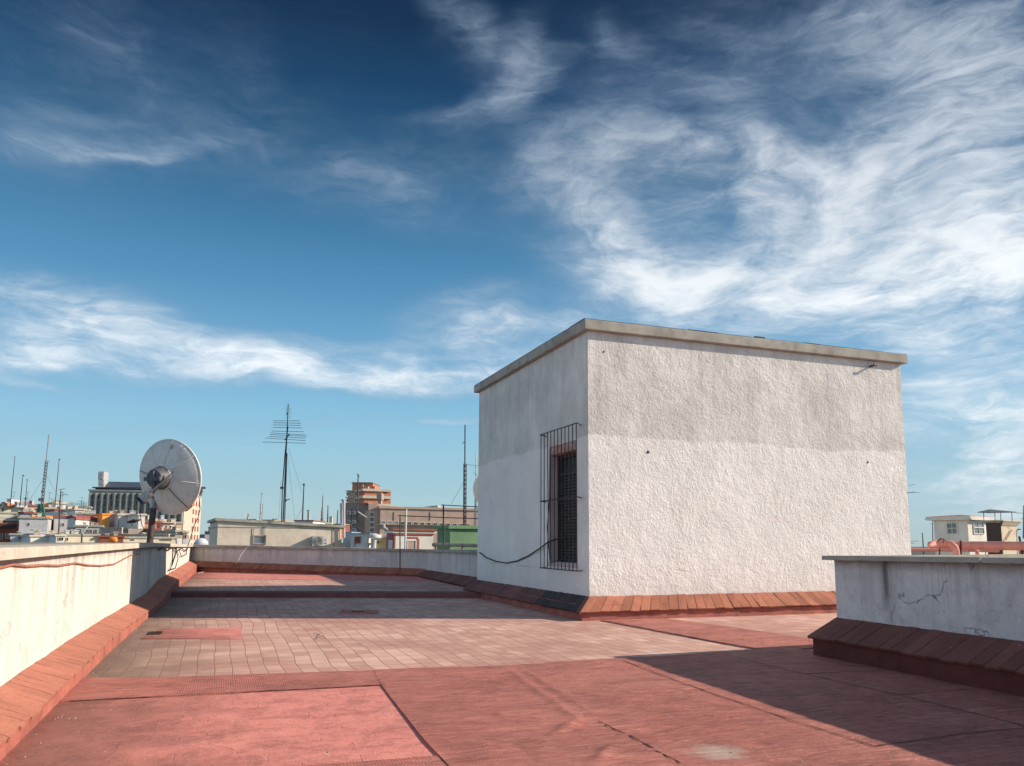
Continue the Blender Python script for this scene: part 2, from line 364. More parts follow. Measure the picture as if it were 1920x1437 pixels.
M_PAR_L = mat('stained_cream_plaster', (.70, .655, .585), .92, .07, 1.4, .55, extra=parapet_extra(.90, .5, 1.0), bdist=.012, spec=.1)
M_PAR_B = mat('old_grey_plaster', (.66, .62, .58), .92, .10, 1.4, .55, extra=parapet_extra(.78, .3, .8), bdist=.012, spec=.1)
M_PAR_R = mat('cracked_white_plaster', (.76, .75, .735), .92, .10, 1.7, 1.0, extra=parapet_extra(.87, .22, .95, STAIN_Y), bdist=.030, spec=.1)
M_COPE = mat('concrete_coping', (.40, .375, .32), .9, .16, 3, .5, 45, dirt=(6, .5, (.16, .145, .12)), bdist=.01)
M_COPE_L = mat('pale_cement_coping', (.56, .50, .42), .9, .14, 3, .5, 45, dirt=(7, .5, (.22, .19, .15)), bdist=.01)
M_LEDGE = mat('gravelly_cement_top', (.36, .34, .30), .95, .25, 5, .8, 30, dirt=(5, .7, (.12, .11, .1)), bdist=.02)

def skirt_extra(H, c, hb):
    nd, lk, nz, mp, mr, ma, mix, pos = (H[k] for k in ('nd', 'lk', 'nz', 'mp', 'mr', 'ma', 'mix', 'pos'))
    d = mr(nz(2.6, 9, .75), .46, .64, 0, 1)
    c = mix(ma('MULTIPLY', d, .42), c, (.20, .085, .058))
    c = mix(ma('MULTIPLY', mr(nz(60, 4, .75), .54, .66, 0, 1), .35), c, (.14, .06, .045))
    w = mr(nz(26, 5, .75), .66, .72, 0, 1)
    c = mix(ma('MULTIPLY', w, .55), c, (.62, .55, .48))
    return c, ma('ADD', nz(70, 5, .7), ma('MULTIPLY', nz(12, 4, .6), 1.2))
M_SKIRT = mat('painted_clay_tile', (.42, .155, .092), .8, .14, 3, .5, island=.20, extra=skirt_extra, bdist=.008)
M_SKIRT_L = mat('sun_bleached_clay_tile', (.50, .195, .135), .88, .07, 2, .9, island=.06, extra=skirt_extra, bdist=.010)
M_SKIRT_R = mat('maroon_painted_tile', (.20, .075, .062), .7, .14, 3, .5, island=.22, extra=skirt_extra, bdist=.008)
M_MORTAR_D = mat('dark_red_mortar', (.15, .06, .05), .9, .15, 8, .5, 60)
M_MORTAR = mat('red_mortar', (.40, .17, .12), .9, .15, 8, .5, 60)
M_TAR = mat('tarred_tile', (.06, .05, .052), .7, .2, 6, .6, 60, dirt=(9, .7, (.16, .08, .06)))
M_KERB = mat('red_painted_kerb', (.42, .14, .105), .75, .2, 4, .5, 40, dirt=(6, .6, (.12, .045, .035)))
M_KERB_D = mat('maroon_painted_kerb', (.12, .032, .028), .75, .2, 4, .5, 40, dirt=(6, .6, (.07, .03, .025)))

def floor_tile_extra(H, c, hb):
    nd, lk, nz, mp, mr, ma, mix, pos = (H[k] for k in ('nd', 'lk', 'nz', 'mp', 'mr', 'ma', 'mix', 'pos'))
    nn = nd.new('ShaderNodeTexNoise'); lk.new(pos, nn.inputs['Vector']); nn.inputs['Scale'].default_value = .42; nn.inputs['Detail'].default_value = 2
    sb = nd.new('ShaderNodeVectorMath'); sb.operation = 'SUBTRACT'; lk.new(nn.outputs['Color'], sb.inputs[0]); sb.inputs[1].default_value = (.5, .5, .5)
    sc = nd.new('ShaderNodeVectorMath'); sc.operation = 'MULTIPLY'; lk.new(sb.outputs[0], sc.inputs[0]); sc.inputs[1].default_value = (.24, .08, 0)
    ad = nd.new('ShaderNodeVectorMath'); ad.operation = 'ADD'; lk.new(pos, ad.inputs[0]); lk.new(sc.outputs[0], ad.inputs[1])
    b = nd.new('ShaderNodeTexBrick'); b.offset = 0.0; b.squash = 1.0
    lk.new(mp(ad.outputs[0], (1, 1, 1)), b.inputs['Vector'])
    b.inputs['Scale'].default_value = 1.0; b.inputs['Brick Width'].default_value = .132; b.inputs['Row Height'].default_value = .235
    b.inputs['Mortar Size'].default_value = .0036; b.inputs['Mortar Smooth'].default_value = .25; b.inputs['Bias'].default_value = 0
    b.inputs['Color1'].default_value = (.78, .50, .41, 1); b.inputs['Color2'].default_value = (.54, .28, .225, 1); b.inputs['Mortar'].default_value = (.16, .085, .07, 1)
    lk.new(b.outputs['Color'], nd.new('ShaderNodeMixRGB').inputs[1])
    t = mix(mr(nz(1.1, 6, .65), .36, .66, 0, .7), b.outputs['Color'], (.50, .31, .25))
    t = mix(ma('MULTIPLY', mr(nz(.55, 4, .6), .45, .62, 0, 1), .45), t, (.34, .115, .09))
    t = mix(ma('MULTIPLY', mr(nz(1.0, 7, .75, mp(pos, (3.5, 42, 1))), .5, .66, 0, 1), .50), t, (.78, .64, .55))
    t = mix(ma('MULTIPLY', mr(nz(1.0, 7, .75, mp(pos, (4, 36, 1), (7, 3, 0))), .52, .68, 0, 1), .42), t, (.30, .16, .13))
    t = mix(ma('MULTIPLY', mr(nz(24, 4, .7), .6, .72, 0, 1), .45), t, (.16, .1, .085))
    # grime gathered along the left kerb
    sp = nd.new('ShaderNodeSeparateXYZ'); lk.new(pos, sp.inputs[0])
    kd = mr(ma('ADD', sp.outputs[0], mr(nz(2.5, 6, .7), 0, 1, -.5, .5)), -.75, .25, 1, 0)
    t = mix(ma('MULTIPLY', kd, .8), t, (.14, .115, .09))
    t = mix(ma('MULTIPLY', b.outputs['Fac'], mr(nz(2.2, 4, .6), .3, .65, .25, .85)), t, (.25, .14, .12))
    h = ma('ADD', ma('MULTIPLY', b.outputs['Fac'], -1.2), ma('MULTIPLY', nz(60, 5, .7), .35))
    h = ma('ADD', h, ma('MULTIPLY', nz(2.5, 3, .6), 1.4))
    return t, h
M_FLOOR = mat('worn_clay_floor_tile', (.5, .3, .24), .8, .1, 2, .7, extra=floor_tile_extra, bdist=.010, spec=.25)

WORN = at_z(1345, 1418)[:2]
def membrane_extra(kind):
    def ex(H, c, hb):
        nd, lk, nz, mp, mr, ma, mix, pos = (H[k] for k in ('nd', 'lk', 'nz', 'mp', 'mr', 'ma', 'mix', 'pos'))
        sp = nd.new('ShaderNodeSeparateXYZ'); lk.new(pos, sp.inputs[0])
        fadef = mr(nz(.9, 7, .65), .36, .68, 0, 1)
        c = mix(ma('MULTIPLY', fadef, .5), c, (.80, .33, .265))
        c = mix(ma('MULTIPLY', mr(nz(2.8, 8, .75, None, .6), .52, .68, 0, 1), .42), c, (.17, .055, .05))
        c = mix(ma('MULTIPLY', mr(nz(1.0, 6, .7, mp(pos, (1, 2.4, 1))), .50, .68, 0, 1), .45), c, (.20, .07, .065))
        c = mix(ma('MULTIPLY', mr(nz(75, 4, .75), .53, .66, 0, 1), .50), c, (.20, .08, .07))
        c = mix(ma('MULTIPLY', mr(nz(33, 5, .75), .56, .66, 0, 1), .35), c, (.88, .52, .44))
        c = mix(ma('MULTIPLY', mr(nz(95, 2, .6), .72, .76, 0, 1), .35), c, (.72, .55, .48))
        bb = mr(nz(5.5, 8, .75, None, .8), .48, .64, 0, 1)
        c = mix(ma('MULTIPLY', bb, .38), c, (.24, .085, .07))
        pl = mr(nz(3.7, 9, .8, mp(pos, (1, 1.3, 1), (9, 4, 0)), .6), .60, .68, 0, 1)
        c = mix(ma('MULTIPLY', pl, .38), c, (.80, .50, .42))
        dx = ma('SUBTRACT', sp.outputs[0], WORN[0]); dy = ma('SUBTRACT', sp.outputs[1], WORN[1])
        rr = ma('ADD', ma('POWER', ma('ADD', ma('MULTIPLY', dx, dx), ma('MULTIPLY', dy, dy)), .5), mr(nz(9, 7, .75), 0, 1, -.12, .12))
        c = mix(ma('MULTIPLY', mr(rr, .05, .17, 1, 0), .65), c, (.74, .66, .56))
        h = ma('ADD', ma('MULTIPLY', nz(90, 4, .7), .55), ma('MULTIPLY', bb, -.25))
        if kind == 'woven':
            wr = nz(1.0, 7, .70, mp(pos, (3.4, 19, 1), rot=(0, 0, .10)), 1.6)
            c = mix(ma('MULTIPLY', mr(wr, .55, .64, 0, 1), .50), c, (.80, .35, .28))
            c = mix(ma('MULTIPLY', mr(wr, .46, .37, 0, 1), .50), c, (.20, .075, .065))
            a = ma('SINE', ma('MULTIPLY', ma('ADD', sp.outputs[0], sp.outputs[1]), 210)); b = ma('SINE', ma('MULTIPLY', ma('SUBTRACT', sp.outputs[0], sp.outputs[1]), 210))
            wv = ma('MULTIPLY', a, b)
            c = mix(ma('MULTIPLY', mr(wv, .0, .8, 0, 1), .30), c, (.13, .045, .04))
            h = ma('ADD', ma('ADD', h, ma('MULTIPLY', wr, 5.5)), ma('MULTIPLY', wv, -.22))
        else:
            bt = nd.new('ShaderNodeTexBrick'); bt.offset = .5
            nn = nd.new('ShaderNodeTexNoise'); lk.new(pos, nn.inputs['Vector']); nn.inputs['Scale'].default_value = 6; nn.inputs['Detail'].default_value = 3
            wv = nd.new('ShaderNodeMixRGB'); wv.blend_type = 'ADD'; wv.inputs[0].default_value = .03; lk.new(pos, wv.inputs[1]); lk.new(nn.outputs['Color'], wv.inputs[2])
            lk.new(wv.outputs[0], bt.inputs['Vector'])
            bt.inputs['Scale'].default_value = 1; bt.inputs['Brick Width'].default_value = .27; bt.inputs['Row Height'].default_value = .155
            bt.inputs['Mortar Size'].default_value = .0035; bt.inputs['Mortar Smooth'].default_value = .4
            k = ma('MULTIPLY', bt.outputs['Fac'], mr(nz(5.5, 4, .7), .50, .60, 0, 1))
            c = mix(ma('MULTIPLY', k, .40), c, (.20, .07, .06))
            k2 = ma('MULTIPLY', bt.outputs['Fac'], mr(nz(5.5, 4, .7), .44, .40, 0, 1))
            c = mix(ma('MULTIPLY', k2, .55), c, (.74, .42, .34))
            h = ma('ADD', ma('ADD', h, ma('MULTIPLY', k, -1.6)), ma('MULTIPLY', nz(4, 3, .6), 1.2))
            kd = mr(ma('ADD', sp.outputs[0], mr(nz(2.2, 6, .7), 0, 1, -.55, .55)), -.65, .20, 1, 0)
            c = mix(ma('MULTIPLY', kd, .75), c, (.15, .07, .055))
        return c, h
    return ex
M_MEM_S = mat('smooth_red_roof_paint', (.80, .29, .245), .72, .08, 2, .6, extra=membrane_extra('smooth'), bdist=.008, spec=.25)
M_MEM_D = mat('dark_maroon_felt', (.22, .085, .08), .8, .15, 3, .5, 50)
M_MEM_W = mat('woven_red_roof_membrane', (.64, .215, .17), .70, .1, 2, .85, extra=membrane_extra('woven'), bdist=.010, spec=.3)
M_SEAM = mat('dark_tar_seam', (.07, .035, .032), .8, .3, 20, .4, 60)

def flat(name, c, rough=.85, var=.12, streak=.12, **k): return mat(name, c, rough, var, k.pop('vs', 1.2), k.pop('bump', .2), k.pop('bscale', 20), streak=streak, **k)
M_IRON = mat('dark_iron', (.075, .070, .075), .6, .3, 30, .3, 120, metal=.3, dirt=(20, .6, (.10, .05, .035)))
M_STEEL = mat('weathered_galvanised_steel', (.30, .30, .31), .45, .2, 12, .2, 60, metal=.75, dirt=(9, .6, (.10, .09, .085)))
M_PIPE_DK = mat('maroon_brown_pole_paint', (.085, .055, .055), .6, .25, 8, .2, 60)
M_DISH = mat('grey_dish_skin', (.68, .61, .565), .6, .10, 3, .15, 120, dirt=(5, .35, (.25, .22, .21)))
M_HUB = mat('dull_dark_grey_casting', (.13, .13, .14), .6, .25, 9, .3, 60, metal=.3, dirt=(9, .6, (.05, .045, .04)))
M_DISH_RIM = mat('white_dish_rim', (.70, .66, .60), .5, .08, 6, .1, 60)
M_COPPER = mat('orange_plastic_tape', (.65, .25, .07), .5, .2, 20, .1, 60)
M_CABLE = mat('black_cable', (.015, .014, .016), .5, .2, 20, .05, 60)
M_CABLE_R = mat('rusty_orange_cable', (.42, .17, .12), .6, .2, 20, .05, 60)
M_CABLE_W = mat('pale_cable', (.62, .50, .42), .6, .2, 20, .05, 60)
M_SHUT = mat('dark_slat_shutter', (.04, .037, .04), .5, .3, 8, .1, 60)
M_REVEAL = mat('pinkish_reveal_paint', (.50, .40, .41), .85, .1, 5, .3, 40)
M_LINT = mat('chipped_terracotta_lintel', (.46, .27, .21), .85, .2, 12, .6, 40, dirt=(10, .8, (.7, .65, .6)))
M_GLASS = mat('dark_window_glass', (.05, .06, .07), .15, .3, 3, 0, spec=.6)
M_GLASS_B = mat('blue_grey_window_glass', (.20, .25, .27), .2, .25, .6, 0, spec=.6)
M_WHITE = flat('white_wall_paint', (.68, .66, .61))
M_CREAM = flat('cream_wall_paint', (.60, .53, .39))
M_BEIGE = flat('beige_render', (.67, .57, .46), vs=2.5, bscale=30, bump=.4)
M_GREY = flat('grey_cement_render', (.42, .42, .42))
M_GREYW = flat('pale_grey_render', (.52, .52, .53))
M_TAN = flat('tan_building_panel', (.42, .31, .25))
M_TAND = flat('dark_tan_panel', (.24, .20, .18))
M_BRICK = mat('red_brick', (.50, .20, .12), .9, .15, 4, .3, 25)
M_BRICKD = mat('dark_red_brick', (.28, .09, .06), .9, .15, 4, .3, 25)
M_ORANGE = flat('bright_orange_paint', (.80, .25, .04), streak=.05)
M_BLUEW = flat('blue_wall_paint', (.28, .40, .56))
M_YELL = flat('yellow_cream_paint', (.66, .54, .28))
M_GREENB = mat('green_roof_paint', (.17, .29, .16), .85, .14, 2, .3, 30, streak=.1)
M_REDT = flat('dark_red_trim', (.34, .11, .10))
M_HOTEL = flat('grey_green_concrete', (.33, .335, .30))
M_HOTELL = flat('cream_concrete', (.58, .50, .40))
M_MULL = flat('grey_mullion', (.40, .39, .36))
M_HOTELD = flat('slate_dark_panel', (.07, .085, .11))
M_SLATE = mat('blue_slate_roof', (.075, .10, .14), .5, .15, 1, .1, 10)
M_ROOFR = mat('orange_roof_tile', (.52, .18, .09), .85, .2, 6, .6, 14)
M_GREEN = flat('green_metal_paint', (.06, .22, .15))
M_PINKP = mat('pink_painted_pipe', (.58, .27, .225), .65, .12, 6, .1, 60, spec=.3, dirt=(5, .3, (.2, .07, .06)))
M_RUSTY = mat('rust_stained_cream', (.60, .52, .38), .85, .1, 2, .3, 30, dirt=(2.2, .7, (.32, .16, .06)))
M_DARKW = flat('dark_wood_boards', (.075, .055, .05))
M_FAR = flat('far_violet_grey_facade', (.19, .19, .23))
M_GROUND = mat('city_ground_tarmac', (.10, .10, .10), .95, .2, .1, .1, 5)
M_BEAD = flat('dull_beige_duct', (.40, .35, .29))
M_DOME = mat('milky_skylight_dome', (.62, .66, .66), .35, .08, 3, 0, spec=.5)
M_REDC = flat('signal_red', (.65, .06, .05), streak=0)
M_DEBRIS = mat('dry_debris', (.45, .38, .30), .9, .4, 30, 0)

# ------------------------------------------------------------------ SETTING: ground, roof floor
g = MB(); g.box((-6000, -6000, -22.6), (6000, 9000, -22.0)); g.build('ground', M_GROUND, kind='structure')

def px_poly(pts, z=0): return [at_z(x, y, z) for x, y in pts]
def slab(name, pts, top, bot, mat_, **tags):
    mb = MB(); n = len(pts)
    mb.add([(p[0], p[1], top) for p in pts] + [(p[0], p[1], bot) for p in pts],
           [tuple(range(n))] + [tuple(range(n, 2 * n))[::-1]] + [(i + n, (i + 1) % n + n, (i + 1) % n, i) for i in range(n)])
    return mb.build(name, mat_, kind='structure', **tags)

# step line between the lower and the raised part of the roof
ST0, ST1 = (-1.3, 15.75), (13.0, 11.3)
def steps_y(x): return ST0[1] + (x - ST0[0]) * (ST1[1] - ST0[1]) / (ST1[0] - ST0[0])
slab('roof_floor', [(-1.3, -4), (14.5, -4), (14.5, 10.9), (13, 11.3), (4.6, steps_y(4.6)), (-1.3, steps_y(-1.3))], 0.0, -.35, M_FLOOR)
# raised part, its kerb and red strip along the back
slab('raised_roof_floor', [(-1.3, steps_y(-1.3) + .002), (5.3, steps_y(5.3) + .002), (5.3, 21.2), (-1.3, 27.0)], .075, -.35, M_FLOOR)
slab('roof_step', [(-.95, steps_y(-.95) - .38), (4.52, steps_y(4.52) - .38), (4.52, steps_y(4.52) + .16), (-.95, steps_y(-.95) + .16)], .088, -.02, M_MEM_D)
def bk(x, d): return 25.25 - (x + .66) * .89 - d        # line of the back kerb
slab('back_membrane', [(-.95, bk(-.95, 4.6)), (1.6, bk(1.6, 3.7)), (5.1, bk(5.1, 2.4)), (5.1, bk(5.1, -.3)), (-.95, bk(-.95, -.3))], .082, .07, M_MEM_S)

def grid_sheet(name, outline, top, mat_, step=.05, amp=0.003, ridge=None):
    """sheet of roofing felt with real folds: grid clipped to the outline by column"""
    xs = [p[0] for p in outline]; x0, x1 = min(xs), max(xs)
    nx = max(2, int((x1 - x0) / step)); n = len(outline)
    cols_ = []
    for i in range(nx + 1):
        x = x0 + (x1 - x0) * i / nx; xx = min(max(x, x0 + 1e-5), x1 - 1e-5); ys = []
        for k in range(n):
            (xa, ya), (xb, yb) = outline[k], outline[(k + 1) % n]
            if (xa - xx) * (xb - xx) <= 0 and xa != xb: ys.append(ya + (yb - ya) * (xx - xa) / (xb - xa))
        cols_.append((x, min(ys), max(ys)))
    Y0, Y1 = min(c[1] for c in cols_), max(c[2] for c in cols_); ny = max(2, int((Y1 - Y0) / step))
    mb = MB(); vs = []
    for (x, a, b) in cols_:
        for j in range(ny + 1):
            y = min(max(Y0 + (Y1 - Y0) * j / ny, a), b); z = top + amp * (noise.noise(Vector((x * 1.3, y * 3.2, 1.7))) + .4 * noise.noise(Vector((x * 5, y * 12, 4.2))))
            if ridge: z += ridge(x, y)
            vs.append((x, y, max(z, top - .003)))
    fs = [(i * (ny + 1) + j, (i + 1) * (ny + 1) + j, (i + 1) * (ny + 1) + j + 1, i * (ny + 1) + j + 1) for i in range(nx) for j in range(ny)]
    mb.add(vs, fs, 0, True)
    # skirt round the edge gives the sheet its thickness
    loop = [i * (ny + 1) for i in range(nx + 1)] + [nx * (ny + 1) + j for j in range(1, ny + 1)] + [i * (ny + 1) + ny for i in range(nx - 1, -1, -1)] + [j for j in range(ny - 1, 0, -1)]
    base = [(vs[i][0], vs[i][1], -.01) for i in loop]; L = len(loop)
    mb.add([vs[i] for i in loop] + base, [(k, k + L, (k + 1) % L + L, (k + 1) % L) for k in range(L)], 0)
    return mb.build(name, mat_, kind='structure')
def fold(p, q, h, w):
    p = Vector(p); q = Vector(q); d = q - p; L = d.length; d /= L
    def f(x, y):
        v = Vector((x, y)) - p; t = v.dot(d); s = abs(v.x * d.y - v.y * d.x)
        if t < -.1 or t > L + .1: return 0
        e = min(1, max(0, (t + .1) / .2)) * min(1, max(0, (L + .1 - t) / .2))
        return h * e * math.exp(-(s / w) ** 2)
    return f
def g2(x, y): p = at_z(x, y); return (p.x, p.y)
folds = [fold(g2(955, 1262), g2(1085, 1356), .008, .03), fold(g2(985, 1262), g2(1115, 1345), .007, .03),
         fold(g2(1085, 1356), g2(1040, 1385), .016, .03), fold(g2(990, 1392), g2(1030, 1400), .014, .025), fold(g2(1150, 1405), g2(1120, 1437), .016, .035),
         fold(g2(880, 1400), g2(960, 1415), .010, .03), fold(g2(830, 1330), g2(980, 1350), .006, .03), fold(g2(1250, 1360), g2(1400, 1350), .007, .03),
         fold(g2(1300, 1375), g2(1480, 1372), .007, .03), fold(g2(1060, 1300), g2(1200, 1320), .006, .05)]
folds = folds[:]
rng = random.Random(3)
for _ in range(34):
    cx, cy = rng.uniform(900, 1250), rng.uniform(1350, 1436); L0 = rng.uniform(15, 55)
    folds.append(fold(g2(cx - L0, cy + rng.uniform(-6, 6)), g2(cx + L0, cy + rng.uniform(-6, 6)), rng.uniform(.004, .011), rng.uniform(.012, .026)))
for _ in range(26):
    cx, cy = rng.uniform(1150, 1640), rng.uniform(1290, 1420); L0 = rng.uniform(25, 90)
    folds.append(fold(g2(cx - L0, cy + rng.uniform(-2, 6)), g2(cx + L0, cy - rng.uniform(-2, 6)), rng.uniform(.001, .0035), rng.uniform(.012, .028)))
def ridges(x, y): return sum(f(x, y) for f in folds)
e_tile = [(-1.0, 6.62), (-.5, 6.42), (1.15, 6.27), (2.2, 6.14), (4.75, 6.32)]
# smooth painted area with the old tiles showing through, in front on the left
slab('painted_floor', [(-1.0, -1.5), (1.05, -1.5), (1.12, 5.60), (-1.0, 5.66)], .008, -.01, M_MEM_S)
slab('membrane_strip', [(-1.0, 5.66), (1.12, 5.60), (1.155, 6.26), (-.5, 6.42), (-1.0, 6.62)], .013, -.01, M_MEM_W)
slab('front_membrane_strip', [(-1.0, -1.5), (1.0, -1.5), (1.0, 3.72), (-1.0, 3.80)], .013, -.009, M_MEM_W)
grid_sheet('woven_membrane', [(.984, 2.2), (5.2, 2.2), (5.2, 6.36), (4.75, 6.33), (2.2, 6.15), (1.155, 6.26), (1.09, 5.57), (.985, 3.6)], .016, M_MEM_W, .022, .004, ridges)
slab('near_membrane', [(1.0, -1.5), (5.2, -1.5), (5.2, 2.2), (1.0, 2.2)], .0155, -.009, M_MEM_W)
grid_sheet('cross_membrane', [(4.62, 9.32), (5.55, 9.32), (5.75, 8.2), (5.9, 6.9), (6.1, 6.30), (4.80, 6.30), (4.70, 8.0)], .012, M_MEM_W, .05, .003)
slab('red_patch', px_poly([(263, 1199), (452, 1199), (452, 1178), (300, 1180)]), .006, -.01, M_MEM_S)
slab('drain_patch', px_poly([(633, 1152), (708, 1152), (711, 1145), (640, 1145)]), .006, -.01, M_MEM_W)
# dark tar seams between the sheets
def strip(mb, pts, w, z, jit=.006):
    pts = [Vector((*p, 0)) for p in pts]; fine = []
    for a, b in zip(pts, pts[1:]):
        k = max(2, int((b - a).length / .05)); fine += [a.lerp(b, i / k) for i in range(k)]
    fine.append(pts[-1]); L = []; Rr = []
    for i, p in enumerate(fine):
        t = (fine[min(i + 1, len(fine) - 1)] - fine[max(i - 1, 0)]).normalized(); nrm = Vector((-t.y, t.x, 0))
        c = p + nrm * jit * noise.noise(p * 6) * 2; ww = w * (.45 + .9 * abs(noise.noise(p * 9 + Vector((3, 1, 0)))))
        L.append(c + nrm * ww); Rr.append(c - nrm * ww)
    vs = [(v.x, v.y, z) for v in L + Rr]; n = len(L)
    mb.add(vs, [(i + n, i + 1 + n, i + 1, i) for i in range(n - 1)])
seam = MB()
SEAMS = [[(1122, 1359), (1190, 1392), (1275, 1440)], [(1168, 1243), (1290, 1290), (1500, 1362), (1640, 1407)],
         [(1380, 1237), (1500, 1267), (1690, 1310), (1930, 1370)], [(1640, 1407), (1800, 1385), (1930, 1371)], [(1683, 1309), (1812, 1298)], [(1500, 1269), (1655, 1262)]]
for s_ in SEAMS:
    strip(seam, [g2(*p) for p in s_], .0075, .0212)
strip(seam, [(-.82, 5.655), (-.2, 5.62), (1.12, 5.60)], .010, .0165)
strip(seam, [g2(1140, 1166), g2(1290, 1196), g2(1432, 1221)], .010, .0165)
seam.build('roof_seams', M_SEAM, kind='structure')
# drain slots
d = thing('floor_drain', 'dark rectangular drain slot in the floor beside the left kerb', 'drain', at_z(290, 1189))
mb = MB(); a, b_ = at_z(276, 1192), at_z(303, 1187)
mb.box((a.x, a.y, -.01), (b_.x, b_.y + .05, .010)); mb.build('recess', M_CABLE, d)
mb = MB()
for i in range(4):
    y = a.y + .02 + (b_.y - a.y + .01) * i / 3.0; mb.box((a.x - .01, y, .0085), (b_.x + .01, y + .012, .014))
mb.build('grate', M_IRON, d)
d = thing('floor_drain', 'small dark drain in a red patch in the shaded tiles', 'drain', at_z(668, 1148))
mb = MB(); a = at_z(660, 1149); b_ = at_z(680, 1147)
mb.box((a.x, a.y, -.01), (b_.x, b_.y, .012)); mb.build('grate', M_IRON, d)

# ------------------------------------------------------------------ parapets
def lerp(a, b, t): return Vector(a).lerp(Vector(b), t)
def bed(root, P0, P1, Q0, Q1, m_):      # mortar between and under the tiles
    mb = MB(); dz = ZUP * -.007; e = (Vector(Q0) - Vector(P0)).normalized() * -.012
    tiles(mb, Vector(P0) + dz, Vector(P1) + dz, Vector(Q0) + dz + e, Vector(Q1) + dz + e, 1, th=.012, jit=0, gap=0, edge=0); return mb.build('mortar_bed', m_, root)
def tiles(mb, P0, P1, Q0, Q1, n, th=.022, jit=.004, gap=.03, mi=0, edge=.008):
    P0, P1, Q0, Q1 = map(Vector, (P0, P1, Q0, Q1))
    nrm = (P1 - P0).cross(Q0 - P0).normalized()
    if nrm.z < 0: nrm = -nrm
    for i in range(n):
        t0 = (i + gap * (.5 + random.random())) / n; t1 = (i + 1 - gap * .5) / n
        o = [random.uniform(-jit, jit) for _ in range(4)]; ext = random.uniform(-edge, edge)
        a, b = P0.lerp(P1, t0), P0.lerp(P1, t1); c, d_ = Q0.lerp(Q1, t1), Q0.lerp(Q1, t0)
        dirq = (d_ - a).normalized(); c = c + dirq * ext; d_ = d_ + dirq * ext
        top = [a + nrm * o[0], b + nrm * o[1], c + nrm * o[2], d_ + nrm * o[3]]
        bot = [v - nrm * th for v in top]
        fs = [(0, 1, 2, 3), (7, 6, 5, 4), (0, 4, 5, 1), (1, 5, 6, 2), (2, 6, 7, 3), (3, 7, 4, 0)]
        if (top[1] - top[0]).cross(top[3] - top[0]).dot(nrm) < 0: fs = [f[::-1] for f in fs]
        mb.add(top + bot, fs, mi)
def prism(mb, secs, mi=0):
    """loft through cross sections (lists of points with the same count, closed)"""
    n = len(secs[0]); vs = [p for s_ in secs for p in s_]
    fs = [(k * n + j, (k + 1) * n + j, (k + 1) * n + (j + 1) % n, k * n + (j + 1) % n) for k in range(len(secs) - 1) for j in range(n)]
    fs += [tuple(range(n)), tuple(range((len(secs) - 1) * n, len(secs) * n))[::-1]]
    mb.add(vs, fs, mi)
def fix_normals(o):
    bm = bmesh.new(); bm.from_mesh(o.data); bmesh.ops.recalc_face_normals(bm, faces=bm.faces); bm.to_mesh(o.data); bm.free(); return o

# left parapet: long wall that bends slightly, wide cement top
def XL(y): return -1.12 if y < 8 else -1.12 + .0165 * (y - 8)
def ztopL(y): return .953 if y < 13 else .953 - .0078 * (y - 13)
def zflL(y): return 0 if y < 15.0 else (.075 * (y - 15.0) / .6 if y < 15.6 else .075)
def zskL(y): return .175 if y < 13.2 else (.175 + .12 * min(1, (y - 13.2) / 2.4) + (0.009 * (y - 15.6) if y > 15.6 else 0))
lp = thing('parapet_wall', 'long cream plastered parapet along the left edge with a wide cement top', 'parapet', (-1.1, 6, 0))
ys = [-4, 0, 3, 5, 6, 7, 8, 10, 12, 13, 14, 15, 16, 17, 18, 20, 22, 24, 25.6]
mb = MB(); prism(mb, [[(XL(y), y, -.3), (XL(y), y, ztopL(y) - .066), (-3.7, y, ztopL(y) - .066), (-3.7, y, -.3)] for y in ys])
fix_normals(mb.build('wall', M_PAR_L, lp))
mb = MB()
yy = -4.0
while yy < 25.5:
    y2 = min(yy + 1.6, 25.6); k = 6
    prism(mb, [[(XL(y) + .075, y, ztopL(y) - .064), (XL(y) + .075, y, ztopL(y) - .006), (XL(y) + .067, y, ztopL(y)), (XL(y) - .36, y, ztopL(y)), (XL(y) - .36, y, ztopL(y) - .064)]
               for y in [yy + .002 + (y2 - yy - .004) * i / k for i in range(k + 1)]]); yy = y2
fix_normals(mb.build('coping', M_COPE_L, lp))
mb = MB(); prism(mb, [[(XL(y) - .362, y, ztopL(y) - .064), (XL(y) - .362, y, ztopL(y) - .004), (-3.75, y, ztopL(y) - .008), (-3.75, y, ztopL(y) - .064)] for y in ys])
fix_normals(mb.build('cement_ledge', M_LEDGE, lp))
mb = MB()
def wob(y): return .012 * noise.noise(Vector((0, y * .7, 3))) + .008 * noise.noise(Vector((1, y * 2.1, 3)))
y = -2.0
while y < 25.2:
    y2 = y + .118
    ez = lambda q: zskL(q) - .088 + wob(q) + .032 * math.exp(-((q - 8.0) / 2.2) ** 2)
    tiles(mb, (XL(y) + .008, y, zskL(y) + wob(y) + .01), (XL(y2) + .008, y2, zskL(y2) + wob(y2) + .01), (XL(y) + .246, y, ez(y)), (XL(y2) + .246, y2, ez(y2)), 1, th=.026, jit=.002, gap=.025)
    y = y2
mb.build('tile_skirt', M_SKIRT_L, lp)
ky = [-4 + .5 * i for i in range(60)]
mb = MB(); prism(mb, [[(XL(y) - .01, y, -.01), (XL(y) + .22, y, -.0), (XL(y) + .236, y, zskL(y) - .100 + wob(y) + .032 * math.exp(-((y - 8.0) / 2.2) ** 2)), (XL(y) - .01, y, zskL(y) + wob(y) - .004)] for y in ky if y < 25.6])
fix_normals(mb.build('mortar_bed', M_MORTAR, lp))
